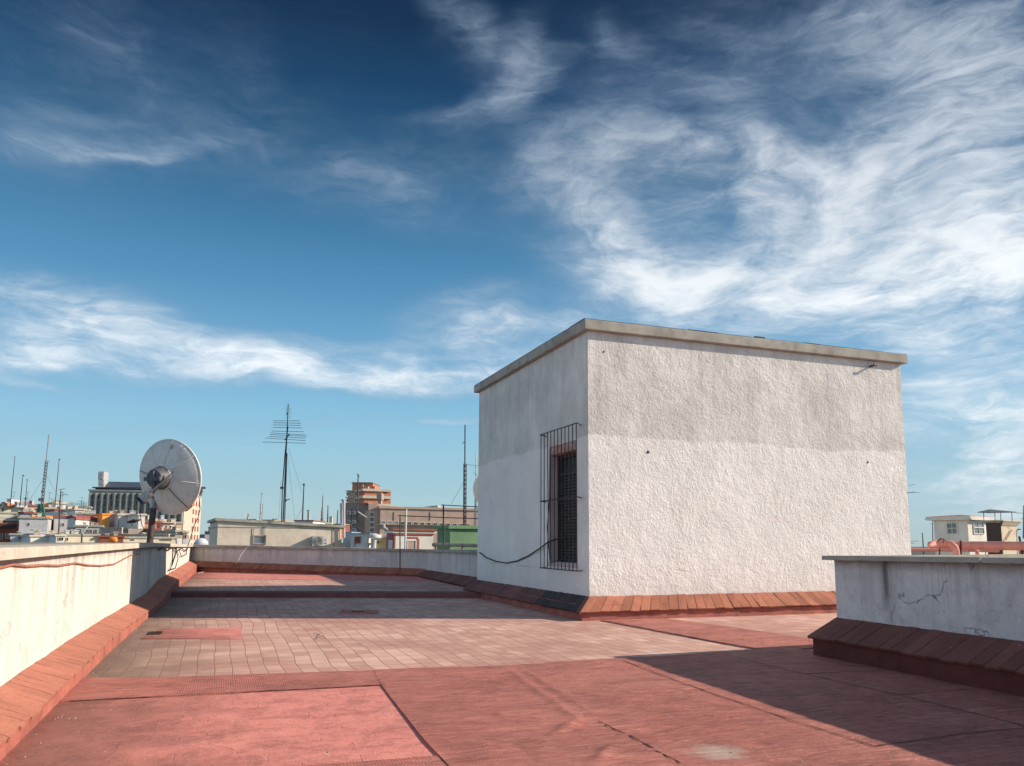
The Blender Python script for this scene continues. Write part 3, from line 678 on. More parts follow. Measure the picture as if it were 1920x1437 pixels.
mb = MB(); prism(mb, [[(XL(y) - .01, y, -.2), (XL(y) + .240, y, -.2), (XL(y) + .240, y, zskL(y) - .112 + .032 * math.exp(-((y - 8.0) / 2.2) ** 2)), (XL(y) - .01, y, zskL(y) - .03)] for y in ky if y < 25.6])
fix_normals(mb.build('kerb', M_KERB, lp))

def straight_parapet(root, A, B, nin, zt, zcb, zs, zq, zf, th, off=.24, tw=.115, mats=None, over=.06, slab_len=1.3, mit=(0, 0), mitc=(0, 0)):
    """A->B plaster face line; nin = unit vector from the wall to the roof side; z values given at A and B"""
    A = Vector((*A, 0)); B = Vector((*B, 0)); d_ = (B - A).normalized(); nin = Vector((*nin, 0)); L = (B - A).length
    z = lambda zz, t: zz[0] + (zz[1] - zz[0]) * t
    mw, mc, ms, mk = mats
    def sec(fn, t0, t1, k=6): return [fn(t0 + (t1 - t0) * i / k) for i in range(k + 1)]
    P = lambda t, o, h: A.lerp(B, t) + nin * o + ZUP * h
    mb = MB(); prism(mb, sec(lambda t: [P(t, 0, -.3), P(t, 0, z(zcb, t)), P(t, -th, z(zcb, t)), P(t, -th, -.3)], 0, 1)); fix_normals(mb.build('wall', mw, root))
    mb = MB(); n = max(1, int(L / slab_len)); a0 = -over * mitc[0] / L; a1 = 1 + over * mitc[1] / L
    for i in range(n):
        t0 = a0 + (a1 - a0) * i / n + .0015; t1 = a0 + (a1 - a0) * (i + 1) / n - .0015; j = random.uniform(-.0025, .0025)
        prism(mb, sec(lambda t: [P(t, over, z(zcb, t) + .001), P(t, over + j, z(zt, t) - .007 + j), P(t, over - .008, z(zt, t) + j), P(t, -th - over, z(zt, t) + j), P(t, -th - over, z(zcb, t) + .001)], t0, t1, 2))
    fix_normals(mb.build('coping', mc, root))
    mb = MB(); n = int(L / tw)
    tiles(mb, P(0, .006, zs[0]), P(1, .006, zs[1]), P(-off * mit[0] / L, off, zq[0]), P(1 + off * mit[1] / L, off, zq[1]), n)
    mb.build('tile_skirt', ms, root); bed(root, P(0, .006, zs[0]), P(1, .006, zs[1]), P(-off * mit[0] / L, off, zq[0]), P(1 + off * mit[1] / L, off, zq[1]), M_MORTAR if ms is M_SKIRT else M_MORTAR_D)
    ko = off - .045
    mb = MB(); prism(mb, [[P(-ko * mit[0] / L, ko, -.25), P(-ko * mit[0] / L, ko, zq[0] - .015), P(-ko * mit[0] / L * .0, 0.0, zs[0] - .03), P(0, 0, -.25)],
                          [P(1 + ko * mit[1] / L, ko, -.25), P(1 + ko * mit[1] / L, ko, zq[1] - .015), P(1, 0, zs[1] - .03), P(1, 0, -.25)]])
    fix_normals(mb.build('kerb', mk, root))

# back parapet, slanting across
bd = (Vector((4.97, 20.55)) - Vector((-.80, 25.5))).normalized(); bn = (bd.y, -bd.x)
bp = thing('parapet_wall', 'stained grey plastered parapet across the back of the terrace', 'parapet', (2, 23, 0))
straight_parapet(bp, (-1.0, 25.67), (5.1, 20.44), bn, (.86, .785), (.79, .728), (.385, .285), (.22, .13), 0, .22, off=.22, mats=(M_PAR_B, M_COPE, M_SKIRT, M_KERB), slab_len=1.4)
# short side parapet between the back parapet and the hut
sp_ = thing('parapet_wall', 'short shaded parapet running from the back parapet to the hut', 'parapet', (5, 17.5, 0))
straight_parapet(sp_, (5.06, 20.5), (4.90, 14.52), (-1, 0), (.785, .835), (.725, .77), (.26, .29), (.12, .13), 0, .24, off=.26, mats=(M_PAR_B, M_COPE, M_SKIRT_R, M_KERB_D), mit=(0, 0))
# right foreground parapet, an L round a light well
rp = thing('parapet_wall', 'cracked white parapet corner in the right foreground, in shade', 'parapet', (5.3, 5, 0))
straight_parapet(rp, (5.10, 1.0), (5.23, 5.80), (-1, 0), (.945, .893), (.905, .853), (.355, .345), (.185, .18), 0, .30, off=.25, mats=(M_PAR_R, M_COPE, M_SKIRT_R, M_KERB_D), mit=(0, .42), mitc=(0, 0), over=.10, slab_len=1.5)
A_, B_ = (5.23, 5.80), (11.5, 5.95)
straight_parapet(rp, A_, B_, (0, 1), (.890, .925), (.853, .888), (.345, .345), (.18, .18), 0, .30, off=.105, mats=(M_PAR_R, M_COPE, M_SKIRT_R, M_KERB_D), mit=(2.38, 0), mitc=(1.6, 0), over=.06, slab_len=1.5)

# ------------------------------------------------------------------ the hut
HX0, HX1, HY0, HY1, HZ = 4.60, 10.17, 9.60, 14.50, 3.885
hut = thing('rooftop_hut', 'large white roughcast hut with a flat roof, barred window on its shaded side', 'hut', ((HX0 + HX1) / 2, (HY0 + HY1) / 2, 0))
WY0, WY1, WZ0, WZ1, WD = 9.99, 10.97, .70, 2.42, .19
mb = MB()
zb = -.3
def yq(y0, y1, z0, z1, X, flip=False):
    v = [(X, y0, z0), (X, y0, z1), (X, y1, z1), (X, y1, z0)]
    return v[::-1] if flip else v
# shaded side with the window opening
for (a, b, c, d_) in ((HY0, WY0, zb, HZ), (WY1, HY1, zb, HZ), (WY0, WY1, zb, WZ0), (WY0, WY1, WZ1, HZ)):
    mb.add(yq(a, b, c, d_, HX0), [(3, 2, 1, 0)][::1])
mb.quad((HX0, HY0, zb), (HX1, HY0, zb), (HX1, HY0, HZ), (HX0, HY0, HZ))
mb.quad((HX1, HY0, zb), (HX1, HY1, zb), (HX1, HY1, HZ), (HX1, HY0, HZ))
mb.quad((HX1, HY1, zb), (HX0, HY1, zb), (HX0, HY1, HZ), (HX1, HY1, HZ))
mb.quad((HX0, HY0, HZ), (HX1, HY0, HZ), (HX1, HY1, HZ), (HX0, HY1, HZ))
w_ = mb.build('wall', M_STUCCO, hut); bm = bmesh.new(); bm.from_mesh(w_.data); bmesh.ops.remove_doubles(bm, verts=bm.verts, dist=1e-5); bmesh.ops.recalc_face_normals(bm, faces=bm.faces)
bm.to_mesh(w_.data); bm.free()
# coping
mb = MB(); ov = .085
def ring(mb, x0, x1, y0, y1, z0, z1, w):
    mb.box((x0, y0, z0), (x1, y0 + w, z1)); mb.box((x0, y1 - w, z0), (x1, y1, z1)); mb.box((x0, y0 + w, z0), (x0 + w, y1 - w, z1)); mb.box((x1 - w, y0 + w, z0), (x1, y1 - w, z1))
mb.box((HX0 - ov, HY0 - ov, HZ + .002), (HX1 + ov, HY1 + ov, HZ + .145))
bevel(mb.build('coping', M_COPE, hut), .01)
mb = MB()   # roofing felt lip on top, slightly ragged
x = HX0 - ov
while x < HX1 + ov - .05:
    x2 = min(x + random.uniform(.3, .9), HX1 + ov); h = random.uniform(.004, .016)
    mb.box((x, HY0 - ov + .012, HZ + .146), (x2, HY0 - ov + .5, HZ + .146 + h)); x = x2 + .002
mb.box((HX0 - ov + .01, HY0 - ov + .52, HZ + .146), (HX1 + ov - .01, HY1 + ov - .01, HZ + .155))
mb.box((7.35, 9.56, HZ + .15), (7.52, 9.63, HZ + .185))
mb.build('roof_felt', M_HOTELD, hut)
# tile skirt and kerb
mb = MB(); zsk, zq, of = .292, .115, .26
tiles(mb, (HX0, HY0 - .004, zsk), (HX1, HY0 - .004, zsk + .015), (HX0 - of, HY0 - of, zq), (HX1 + of, HY0 - of, zq + .03), 42, jit=.006)
mb.build('front_tile_skirt', M_SKIRT, hut); bed(hut, (HX0, HY0 - .004, zsk), (HX1, HY0 - .004, zsk + .015), (HX0 - of, HY0 - of, zq), (HX1 + of, HY0 - of, zq + .03), M_MORTAR)
mb = MB()
SK = [(HX0 - .004, HY0, zsk), (HX0 - .004, HY1, zsk - .01), (HX0 - of, HY0 - of, zq), (HX0 - of, HY1 + .1, zq)]
ta, tb = .02, .30    # tarred stretch near the corner
L_ = lambda t: (lerp(SK[0], SK[1], t), lerp(SK[2], SK[3], t))
for t0, t1, n, mi in ((0, ta, 1, 0), (ta, tb, 11, 1), (tb, 1, 26, 0)):
    bed(hut, *(L_(t0)[0], L_(t1)[0], L_(t0)[1], L_(t1)[1]), M_MORTAR_D) if mi == 0 else None
    p0, q0 = L_(t0); p1, q1 = L_(t1); tiles(mb, p0, p1, q0, q1, n, mi=mi, jit=.005)
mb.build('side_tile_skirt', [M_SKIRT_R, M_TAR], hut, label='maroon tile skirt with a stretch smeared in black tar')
mb = MB(); ko = of - .05
mb.box((HX0 - ko, HY0 - ko, -.2), (HX1 + ko, HY0, zq - .012)); mb.box((HX0 - ko, HY0, -.2), (HX0, HY1, zq - .012))
mb.box((HX0 + .02, HY0 - .16, zq - .012), (HX1, HY0 - .002, .19))
mb.box((HX0 - .16, HY0 + .02, zq - .012), (HX0 - .002, HY1, .19))
mb.build('kerb', M_KERB, hut)
# window: reveal, sill, lintel, shutter
win = MB()
X0, X1 = HX0 + .0, HX0 + WD
win.quad((X0, WY1, WZ0), (X1, WY1, WZ0), (X1, WY1, WZ1), (X0, WY1, WZ1)); win.quad((X0, WY0, WZ0), (X0, WY0, WZ1), (X1, WY0, WZ1), (X1, WY0, WZ0))
win.quad((X0, WY0, WZ1), (X0, WY1, WZ1), (X1, WY1, WZ1), (X1, WY0, WZ1))
wo_ = win.build('window', M_REVEAL, hut)
mb = MB(); mb.box((HX0 - .02, WY0 - .02, WZ0 - .05), (HX0 + WD, WY1 + .02, WZ0 + .012)); bevel(mb.build('sill', M_REVEAL, wo_), .006)
mb = MB(); mb.box((HX0 + .012, WY0 + .003, WZ1 - .13), (HX0 + WD, WY1 - .003, WZ1 - .002)); mb.build('lintel', M_LINT, wo_)
mb = MB()
z = WZ0 + .03
while z < WZ1 - .42:
    mb.obox((X1 - .03, WY0 + .03, z), (0, WY1 - WY0 - .06, 0), (.035, 0, .02), (0, 0, .030)); z += .046
mb.box((X1 + .01, WY0, WZ0), (X1 + .03, WY1, WZ1))
mb.build('shutter', M_SHUT, wo_)
mb = MB(); ring_y = lambda a, b, c, d_: mb.box((X1 - .045, a, c), (X1 + .008, b, d_))
ring_y(WY0, WY0 + .05, WZ0 + .013, WZ1 - .13); ring_y(WY1 - .05, WY1, WZ0 + .013, WZ1 - .13); ring_y(WY0 + .05, WY1 - .05, WZ1 - .18, WZ1 - .131); ring_y(WY0 + .05, WY1 - .05, WZ1 - .44, WZ1 - .40)
mb.build('frame', M_SHUT, wo_)
# grille
GX, GY0, GY1, GZ0, GZ1 = 4.45, 9.66, 10.93, .62, 2.60
gr = MB()
for i in range(11):
    y = GY0 + (GY1 - GY0) * i / 10; yb = .03 * math.sin(i * 2.1) if i in (7, 8) else 0
    gr.tube([(GX, y, GZ0), (GX, y + yb, (GZ0 + GZ1) / 2 - .25), (GX, y, GZ1)], .0068, 6)
for z in (GZ0, GZ1, 1.60): gr.tube([(GX, GY1 + .03, z), (GX, GY0 - .015, z)], .008, 6)
for z in (GZ0, GZ1, 1.60):
    gr.tube([(GX, GY0 - .01, z), (GX + .04, GY0 + .02, z), (HX0 + .01, GY0 + .19, z)], .008, 6); gr.tube([(GX, GY1 + .02, z), (HX0 + .01, GY1 + .16, z)], .008, 6)
gr.build('window_grille', M_IRON, hut)
# bolt below the coping, and its smaller fellows: two dark holes
mb = MB(); p = at_y(1630, 688, 9.6)
mb.tube([(p.x, 9.62, p.z), (p.x + .015, 9.50, p.z + .004)], .014, 8); mb.tube([(p.x - .05, 9.515, p.z), (p.x + .055, 9.505, p.z + .006)], .012, 6); mb.tube([(p.x + .0, 9.5, p.z), (p.x, 9.5, p.z + .035)], .008, 6)
mb.build('wall_hook', M_IRON, hut)
for (x, y, r) in ((1215, 848, .019), (1627, 867, .016), (1132, 660, .012)):
    p = at_y(x, y, 9.6); mb = MB(); mb.lathe((p.x, 9.6, p.z), (0, -1, 0), [(r * 1.2, -.004), (r, .006), (r * .7, .008), (0.0, .004)], 9); mb.build('plugged_hole', M_CABLE, hut)
# cable sagging from the window to the back corner
c = thing('wall_cable', 'black cable sagging across the shaded side of the hut to the window', 'cable', (4.55, 12, .8))
pts = []
for x, y in ((1062, 1008), (1040, 1012), (1026, 1018), (1010, 1030), (990, 1043), (970, 1052), (950, 1056), (930, 1053), (912, 1046), (899, 1036)):
    pts.append(at_x(x, y, HX0 - .018 if x < 1010 else (HX0 - .05 if x < 1035 else HX0 + .02)))
MB().tube(pts, .011, 6).build('cable', M_CABLE, c)
pts = [at_x(x, y, HX0 - .02) for x, y in ((1032, 850), (1030, 940), (1026, 990), (1030, 1040), (1034, 1056), (1050, 1050), (1062, 1044))]
MB().tube(pts, .006, 6).build('loose_end', M_CABLE, c)

# ------------------------------------------------------------------ cables on the parapets
def cable(label, pts, r, m_, name='cable', cat='cable'):
    o = MB().tube(pts, r, 6).build(name, m_); o['label'] = label; o['category'] = cat; return o
def on_left(x, y):      # on the left wall's face
    p = at_x(x, y, -1.1)
    for _ in range(8): p = at_x(x, y, XL(p.y) + .012)
    return p
pL = [(-60, 1072), (0, 1065), (24, 1059), (52, 1062), (80, 1060), (110, 1061), (142, 1056), (165, 1060), (190, 1061), (215, 1058), (235, 1047), (247, 1041), (262, 1039)]
cable('thin rusty orange cable sagging along the left parapet', [on_left(*p) for p in pL], .0085, M_CABLE_R)
c = thing('hanging_cables', 'bundle of dark cables hanging on the left parapet near its far corner', 'cable', on_left(320, 1050))
for pts in ([(329, 1010), (327, 1030), (323, 1050), (318, 1066), (314, 1071)], [(327, 1026), (331, 1048), (327, 1066), (316, 1068)], [(322, 1028), (319, 1048), (321, 1060), (325, 1040), (326, 1026)],
            [(296, 1032), (304, 1027), (312, 1033), (321, 1025), (330, 1034), (338, 1028), (346, 1034), (352, 1026)], [(332, 1030), (338, 1044), (346, 1040), (350, 1028)]):
    q = [on_left(*p) for p in pts]
    for v in q: v.x += random.uniform(0.01, .05)
    MB().tube(q, .011, 6).build('cable', M_CABLE, c)
cable('thin pale wire trailing over the back parapet onto the red floor', [at_d(463, 1027, 22.2), at_d(452, 1040, 22.1), at_d(447, 1052, 21.9), at_z(436, 1066, .15), at_z(424, 1072, .09)], .008, M_CABLE_W)
cable('bent pale wire lying on the red floor at the far left corner', [at_z(371, 1075, .10), at_z(388, 1071, .10), at_z(397, 1070, .10), at_z(404, 1071, .095)], .008, M_CABLE_W)

# ------------------------------------------------------------------ satellite dish
DD = 17.3
base = at_d(281, 1015, DD); base.z = ztopL(base.y) - .01
dish = thing('satellite_dish', 'big grey satellite dish seen from behind on a dark pole by the left parapet', 'satellite dish', base)
ptop = at_d(290, 930, DD)
MB().tube([base, base.lerp(ptop, .75)], .062 * 1.08, 16).build('pole', M_PIPE_DK, dish)
MB().tube([base.lerp(ptop, .74), ptop + ZUP * .05], .050, 14).build('pole_sleeve', M_STEEL, dish)
mb = MB(); mb.lathe(base, ZUP, [(.17, 0), (.17, .02), (.07, .025), (.062, .1)], 16); mb.build('base_plate', M_PIPE_DK, dish)
Cc = at_d(319, 894.5, DD - .1)
upv = (ZUP - FH * 0).normalized()
_v = Vector((Cc.x, Cc.y, 0)).normalized(); _s = Vector((_v.y, -_v.x, 0))
nd_ = (_v * .73 + _s * .66 + ZUP * .16).normalized()       # the way the dish looks
R_ = .815; depth = .24
rings_ = 10; seg = 56
a0 = nd_.cross(ZUP).normalized(); b0 = nd_.cross(a0)
def dpt(r, th, back=0): 
    h = -depth * (1 - (r / R_) ** 2)
    return Cc + nd_ * (h + back) + (a0 * math.cos(th) + b0 * math.sin(th)) * r
mb = MB(); vs = []
for i in range(rings_ + 1):
    for j in range(seg): vs.append(dpt(max(.01, R_ * i / rings_), 2 * math.pi * j / seg))
n1 = len(vs)
for i in range(rings_ + 1):
    for j in range(seg): vs.append(dpt(max(.01, R_ * i / rings_), 2 * math.pi * j / seg, -.012))
fs = []
for i in range(rings_):
    for j in range(seg):
        q = (i * seg + j, i * seg + (j + 1) % seg, (i + 1) * seg + (j + 1) % seg, (i + 1) * seg + j)
        fs.append(q[::-1]); fs.append(tuple(k + n1 for k in q))
for j in range(seg):
    a = rings_ * seg + j; b = rings_ * seg + (j + 1) % seg; fs.append((a, b, b + n1, a + n1))
mb.add(vs, fs, 0, True); refl = fix_normals(mb.build('reflector', M_DISH, dish))
mb = MB(); mb.tube([Cc + (a0 * math.cos(t) + b0 * math.sin(t)) * R_ for t in [2 * math.pi * i / 48 for i in range(49)]], .018, 8, cap=False); mb.build('rim', M_DISH_RIM, refl)
for k in range(8):
    th = 2 * math.pi * k / 8 + .2
    mb = MB(); mb.tube([dpt(R_ * (.3 + .68 * i / 5), th, -.018) for i in range(6)], [.014] * 6, 5); mb.build('rib', M_STEEL if k in (1, 4) else M_DISH, refl)
hubc = Cc - nd_ * (depth + .0)
mb = MB(); mb.lathe(hubc, -nd_, [(.27, -.06), (.275, .02), (.255, .035)], 28); mb.build('hub_ring', M_DISH, refl)
mb = MB(); mb.lathe(hubc, -nd_, [(.252, .0), (.245, .06), (.20, .22), (.195, .235), (0, .236)], 24); mb.build('hub_drum', M_HUB, dish)
mb = MB()
hb_ = hubc - nd_ * .24
mb.obox(hb_ - a0 * .21 - b0 * .04 - ZUP * .0, a0 * .42, b0 * .08, -nd_ * .06); mb.obox(hb_ - a0 * .05 - b0 * .16, a0 * .10, b0 * .32, -nd_ * .05)
pt = ptop + ZUP * .05
mb.tube([hb_ - nd_ * .03, pt + ZUP * .0], .045, 8); mb.tube([hb_ - b0 * .14 - nd_ * .03, pt - ZUP * .07], .03, 8); mb.tube([hb_ + b0 * .14 - nd_ * .03, pt + ZUP * .06], .022, 8)
mb.tube([pt + ZUP * .02 - RH * .13, pt + ZUP * .02 + RH * .10], .03, 8); mb.lathe(pt - ZUP * .1, ZUP, [(.075, 0), (.075, .16), (0.0, .17)], 14)
mb.build('mount_bracket', M_HUB, dish)
A1 = at_d(327, 884, DD - .55); A2 = at_d(280, 925, DD - .62)
MB().tube([A1, A1.lerp(A2, .55), A2], [.013, .018, .022], 8).build('actuator_arm', M_STEEL, dish)
mb = MB(); ad = (A2 - A1).normalized(); s1 = ad.cross(FH).normalized()
mb.obox(A2 - s1 * .075 - FH * .05, ad * .20, s1 * .15, FH * .13); mo = mb.build('actuator_motor', M_STEEL, dish); bevel(mo, .012)
mb = MB(); mb.obox(A2 + ad * .203 - s1 * .08 - FH * .055, ad * .05, s1 * .16, FH * .14); mb.build('end_cap', M_CABLE, mo)
mb = MB(); q = at_d(288, 906, DD - .5); mb.obox(q - RH * .07, RH * .13 + ZUP * .10, ZUP * .06 - RH * .04, FH * .07); mb.build('hinge_plate', M_LINT, dish)
q = at_d(376, 922, DD + .55)
mb = MB(); mb.obox(q - RH * .03 - ZUP * .09, RH * .05, FH * .06, ZUP * .17); mb.obox(q + RH * .0 + ZUP * .06, RH * .10, FH * .05, ZUP * .05); mb.tube([q - RH * .10, q + RH * .05], .02, 6); mb.build('feed_receiver', M_STEEL, dish)
e1 = dpt(R_ + .015, 0.0)
mb = MB(); best = min((2 * math.pi * i / 90 for i in range(90)), key=lambda t: (dpt(R_, t) - at_d(372, 921, DD + .4)).length)
mb.tube([dpt(R_ + .012, best + (i - 4) * .035) for i in range(9)], .024, 6); mb.build('rim_tape', M_COPPER, refl)
cp = [at_d(374, 935, DD + .5), at_d(375, 955, DD + .4), at_d(371, 972, DD + .2), at_d(364, 985, DD), at_d(359, 1003, DD), at_d(352, 1024, DD - .3)]
MB().tube(cp, .009, 5).build('cable', M_CABLE, dish)
cp = [at_d(264, 930, DD - .3), at_d(261, 955, DD - .3), at_d(266, 985, DD - .2), at_d(276, 1002, DD - .1), at_d(286, 1010, DD - .1)]
MB().tube(cp, .008, 5).build('cable', M_CABLE, dish)
mb = MB(); o_ = at_d(324, 837, DD - .35); o_ = dpt(R_ * .78, min((2 * math.pi * i / 180 for i in range(180)), key=lambda t: (dpt(R_ * .78, t) - o_).length), -.016)
tn = (o_ - Cc); sx = RH; 
mb.obox(o_ - sx * .03, sx * .06, ZUP * .012, -FH * .008); mb.obox(o_ - sx * .03 + ZUP * .02, sx * .012, ZUP * .05, -FH * .008); mb.obox(o_ + sx * .02 + ZUP * .02, sx * .012, ZUP * .05, -FH * .008); mb.obox(o_ - sx * .03 + ZUP * .07, sx * .06, ZUP * .01, -FH * .008)
mb.build('maker_mark', M_STEEL, refl)

# second dish beyond the hut
DD2 = 33.0
dish2 = thing('satellite_dish', 'grey satellite dish mostly hidden behind the left edge of the hut', 'satellite dish', at_d(915, 1010, DD2))
cc = at_d(914, 921, DD2); nn_ = (FH * .8 + RH * .5 + ZUP * .25).normalized()
mb = MB(); mb.lathe(cc, -nn_, [(.73, 0), (.66, .06), (.45, .15), (.2, .20), (.02, .21)], 32); mb.lathe(cc, -nn_, [(.02, .19), (.2, .18), (.45, .13), (.66, .045), (.72, -.012), (.73, 0)], 32); mb.build('reflector', M_DISH, dish2)
MB().tube([at_d(915, 1060, DD2), cc - nn_ * .2], .05, 10).build('pole', M_STEEL, dish2)

# ------------------------------------------------------------------ background builder
class Face:
    """vertical face through pixel column x0 at distance D, turned by yaw (degrees, + = right end nearer)"""
    def __init__(s, x0, x1, D, yaw=0, yref=1000):
        a = R(yaw); s.t = (RH * math.cos(a) - FH * math.sin(a)).normalized(); s.n = Vector((-s.t.y, s.t.x, 0))  # n points away from the camera
        s.o = at_d(x0, yref, D); s.o.z = 0; s.x0 = x0
        s.w = (s.pt(x1, yref) - s.o).dot(s.t)
    def pt(s, x, y): return at_pl(x, y, s.o, s.n)
    def uv(s, x, y): p = s.pt(x, y); return (p - s.o).dot(s.t), p.z
    def P(s, u, z, dpth=0): return s.o + s.t * u + ZUP * z + s.n * dpth
    def box(s, mb, x0, y0, x1, y1, d0, d1, mi=0):     # pixel rect on the face, from depth d0 to d1 (+ = away)
        u0, za = s.uv(x0, (y0 + y1) / 2); u1, zb_ = s.uv(x1, (y0 + y1) / 2); xm = (x0 + x1) / 2
        zt = s.uv(xm, y0)[1]; zl = s.uv(xm, y1)[1]
        mb.obox(s.P(u0, zl, d0), s.t * (u1 - u0), s.n * (d1 - d0), ZUP * (zt - zl), mi)
def window(f, root, x0, y0, x1, y1, fm=None, pm=None, mull=1, fw=None):
    fm = fm or M_WHITE; pm = pm or M_GLASS
    u0, _ = f.uv(x0, (y0 + y1) / 2); u1, _ = f.uv(x1, (y0 + y1) / 2); zt = f.uv((x0 + x1) / 2, y0)[1]; zl = f.uv((x0 + x1) / 2, y1)[1]
    w = u1 - u0; h = zt - zl; fw = fw or min(w, h) * .10; pr = max(.04, fw * .6)
    mb = MB()
    mb.obox(f.P(u0, zl, -pr), f.t * w, f.n * pr * .98, ZUP * fw); mb.obox(f.P(u0, zt - fw, -pr), f.t * w, f.n * pr * .98, ZUP * fw)
    mb.obox(f.P(u0, zl + fw, -pr), f.t * fw, f.n * pr * .98, ZUP * (h - 2 * fw)); mb.obox(f.P(u1 - fw, zl + fw, -pr), f.t * fw, f.n * pr * .98, ZUP * (h - 2 * fw))
    for i in range(mull): mb.obox(f.P(u0 + w * (i + 1) / (mull + 1) - fw * .3, zl + fw, -pr * .8), f.t * fw * .6, f.n * pr * .75, ZUP * (h - 2 * fw))
    fr = mb.build('window', fm, root)
    mb = MB(); mb.obox(f.P(u0 + fw, zl + fw, -.004 - pr * .08), f.t * (w - 2 * fw), f.n * .003, ZUP * (h - 2 * fw)); mb.build('pane', pm, fr)
    return fr
def side(f, d):      # the left end wall of a box whose front is f
    g = Face.__new__(Face); g.o = f.P(0, 0, d); g.t = -f.n; g.n = f.t; g.w = d; return g
def building(name, label, cat, x0, x1, ytop, D, depth, wm, yaw=-24, roof=None, lip=.12, lipo=.08, zb_=-22.0, group=None, wname='wall'):
    f = Face(x0, x1, D, yaw); root = thing(name, label, cat, f.P(f.w / 2, zb_ if zb_ > -22 else -22, 0), group)
    zt = f.uv((x0 + x1) / 2, ytop)[1]; f.zt = zt
    mb = MB(); mb.obox(f.P(0, zb_, 0), f.t * f.w, f.n * depth, ZUP * (zt - zb_)); mb.build(wname, wm, root)
    mb = MB(); mb.obox(f.P(-lipo, zt + .003, -lipo), f.t * (f.w + 2 * lipo), f.n * (depth + 2 * lipo), ZUP * lip); mb.build('roof', roof or M_COPE, root)
    f.depth = depth
    return root, f

# --- far skyline between the dish and the beige building
for (x0, x1, yt, lab) in ((366, 384, 1004, 'long low violet grey block on the far skyline left of the dome'), (384, 396, 998, 'violet grey block on the far skyline above the dome'), (395, 412, 1001, 'lighter grey block on the far skyline next to the beige building')):
    r_, f = building('distant_block', lab, 'building', x0, x1, yt, 420 + x0 % 7 * 10, 30, M_FAR, 0, M_FAR, lip=.5)
    for i in range(4):
        w = (x1 - x0) / 4; window(f, r_, x0 + w * i + w * .25, yt + 3, x0 + w * i + w * .75, yt + 6, M_FAR, M_GLASS, 0)
r_ = thing('distant_chimney', 'pinkish tower rising on the far skyline behind the grey blocks', 'tower', at_d(394, 1010, 600))
p0, p1 = at_d(394, 1010, 600), at_d(394, 990, 600); mb = MB(); mb.tube([Vector((p0.x, p0.y, -22)), p0, p1], [2.2, 1.7, 1.2], 10); mb.build('shaft', M_LINT, r_)
mb = MB(); mb.lathe(p1, ZUP, [(1.2, 0), (1.6, .2), (1.6, .8), (0, 1)], 10); mb.build('cap', M_LINT, r_)
# dome skylight
dm = thing('skylight_dome', 'milky plastic skylight dome just behind the back parapet', 'skylight', at_d(377, 1018, 29))
p = at_d(377, 1019, 29); rr = (at_d(389, 1019, 29) - p).length
mb = MB(); mb.lathe(p, ZUP, [(rr * math.cos(a), rr * .82 * math.sin(a)) for a in [i * math.pi / 2 / 8 for i in range(9)]], 24); mb.build('dome', M_DOME, dm)
mb = MB(); mb.lathe(p, ZUP, [(rr * 1.08, -1.6), (rr * 1.08, 0), (rr, .02)], 24); mb.build('upstand', M_GREY, dm)

# --- hotel-like slab
HD = 225
hot, f = building('office_block', 'tall grey office slab with columns of windows behind the satellite dish', 'building', 162, 338, 922.5, HD, 26, M_HOTEL, -11, M_HOTEL, lip=.5, lipo=.3)
mb = MB()
for i in range(16):
    x = 165.5 + i * 11.65; f.box(mb, x - .2, 925, x + 2.3, 1014, -.9, -.01)
mb.build('facade_fins', M_HOTEL, hot)
mb = MB()
for i in range(15):
    x = 168.6 + i * 11.65; f.box(mb, x, 925, x + .9, 1014, -.6, -.011); f.box(mb, x + 6.2, 925, x + 7.1, 1014, -.6, -.011)
mb.build('white_mullions', M_MULL, hot)
for i in range(15):
    for j in range(6):
        x = 169.7 + i * 11.65; y = 926.5 + j * 13.6
        window(f, hot, x, y, x + 5.2, y + 9.2, M_HOTELD, M_GLASS_B, 0, fw=.16)
# its lit end wall, seen edge on at the right
fe = Face(338, 365, f.o.dot(FH) + 0, 0); fe.o = f.P(f.w, 0, 0); fe.t = f.n; fe.n = -f.t
mb = MB(); mb.obox(f.P(f.w + .01, -22, .3), f.t * .6, f.n * 25.4, ZUP * (22 + f.zt - .3)); mb.build('end_wall', M_HOTELL, hot)
for i in range(3):
    for j in range(7):
        u = 12.5 + i * 4.3; z = f.zt - 3.2 - j * 2.6
        mb = MB(); mb.obox(f.P(f.w + .615, z, u), f.t * .05, f.n * 1.9, ZUP * 1.5); mb.build('window', M_BRICKD, hot)
# penthouse storey, sloped slate roof, sign tower
mb = MB(); f.box(mb, 172.5, 916, 300, 923.5, 3, 20); ph = mb.build('penthouse', M_HOTELD, hot)
for x in (178, 189.5, 201, 237, 248.5, 260, 271, 283):
    mb = MB(); f.box(mb, x, 917.5, x + 1.9, 923, 2.9, 2.99); f.box(mb, x + 2.6, 917.5, x + 4.2, 923, 2.9, 2.99); mb.build('window', M_HOTELL, ph)
mb = MB(); f.box(mb, 169.5, 913.6, 302, 915.8, 1.5, 22); mb.build('roof_slab', M_HOTELD, hot)
u0, zt_ = f.uv(188, 899.5); u1, zl_ = f.uv(300, 913.4); mb = MB()
mb.add([f.P(u0, zl_, 4), f.P(u1, zl_, 4), f.P(u1, zt_, 8), f.P(u0, zt_, 8), f.P(u0, zl_, 20), f.P(u1, zl_, 20), f.P(u1, zt_, 16), f.P(u0, zt_, 16)], [(0, 1, 2, 3), (3, 2, 6, 7), (7, 6, 5, 4), (0, 3, 7, 4), (1, 5, 6, 2)]); mb.build('slate_roof', M_SLATE, hot)
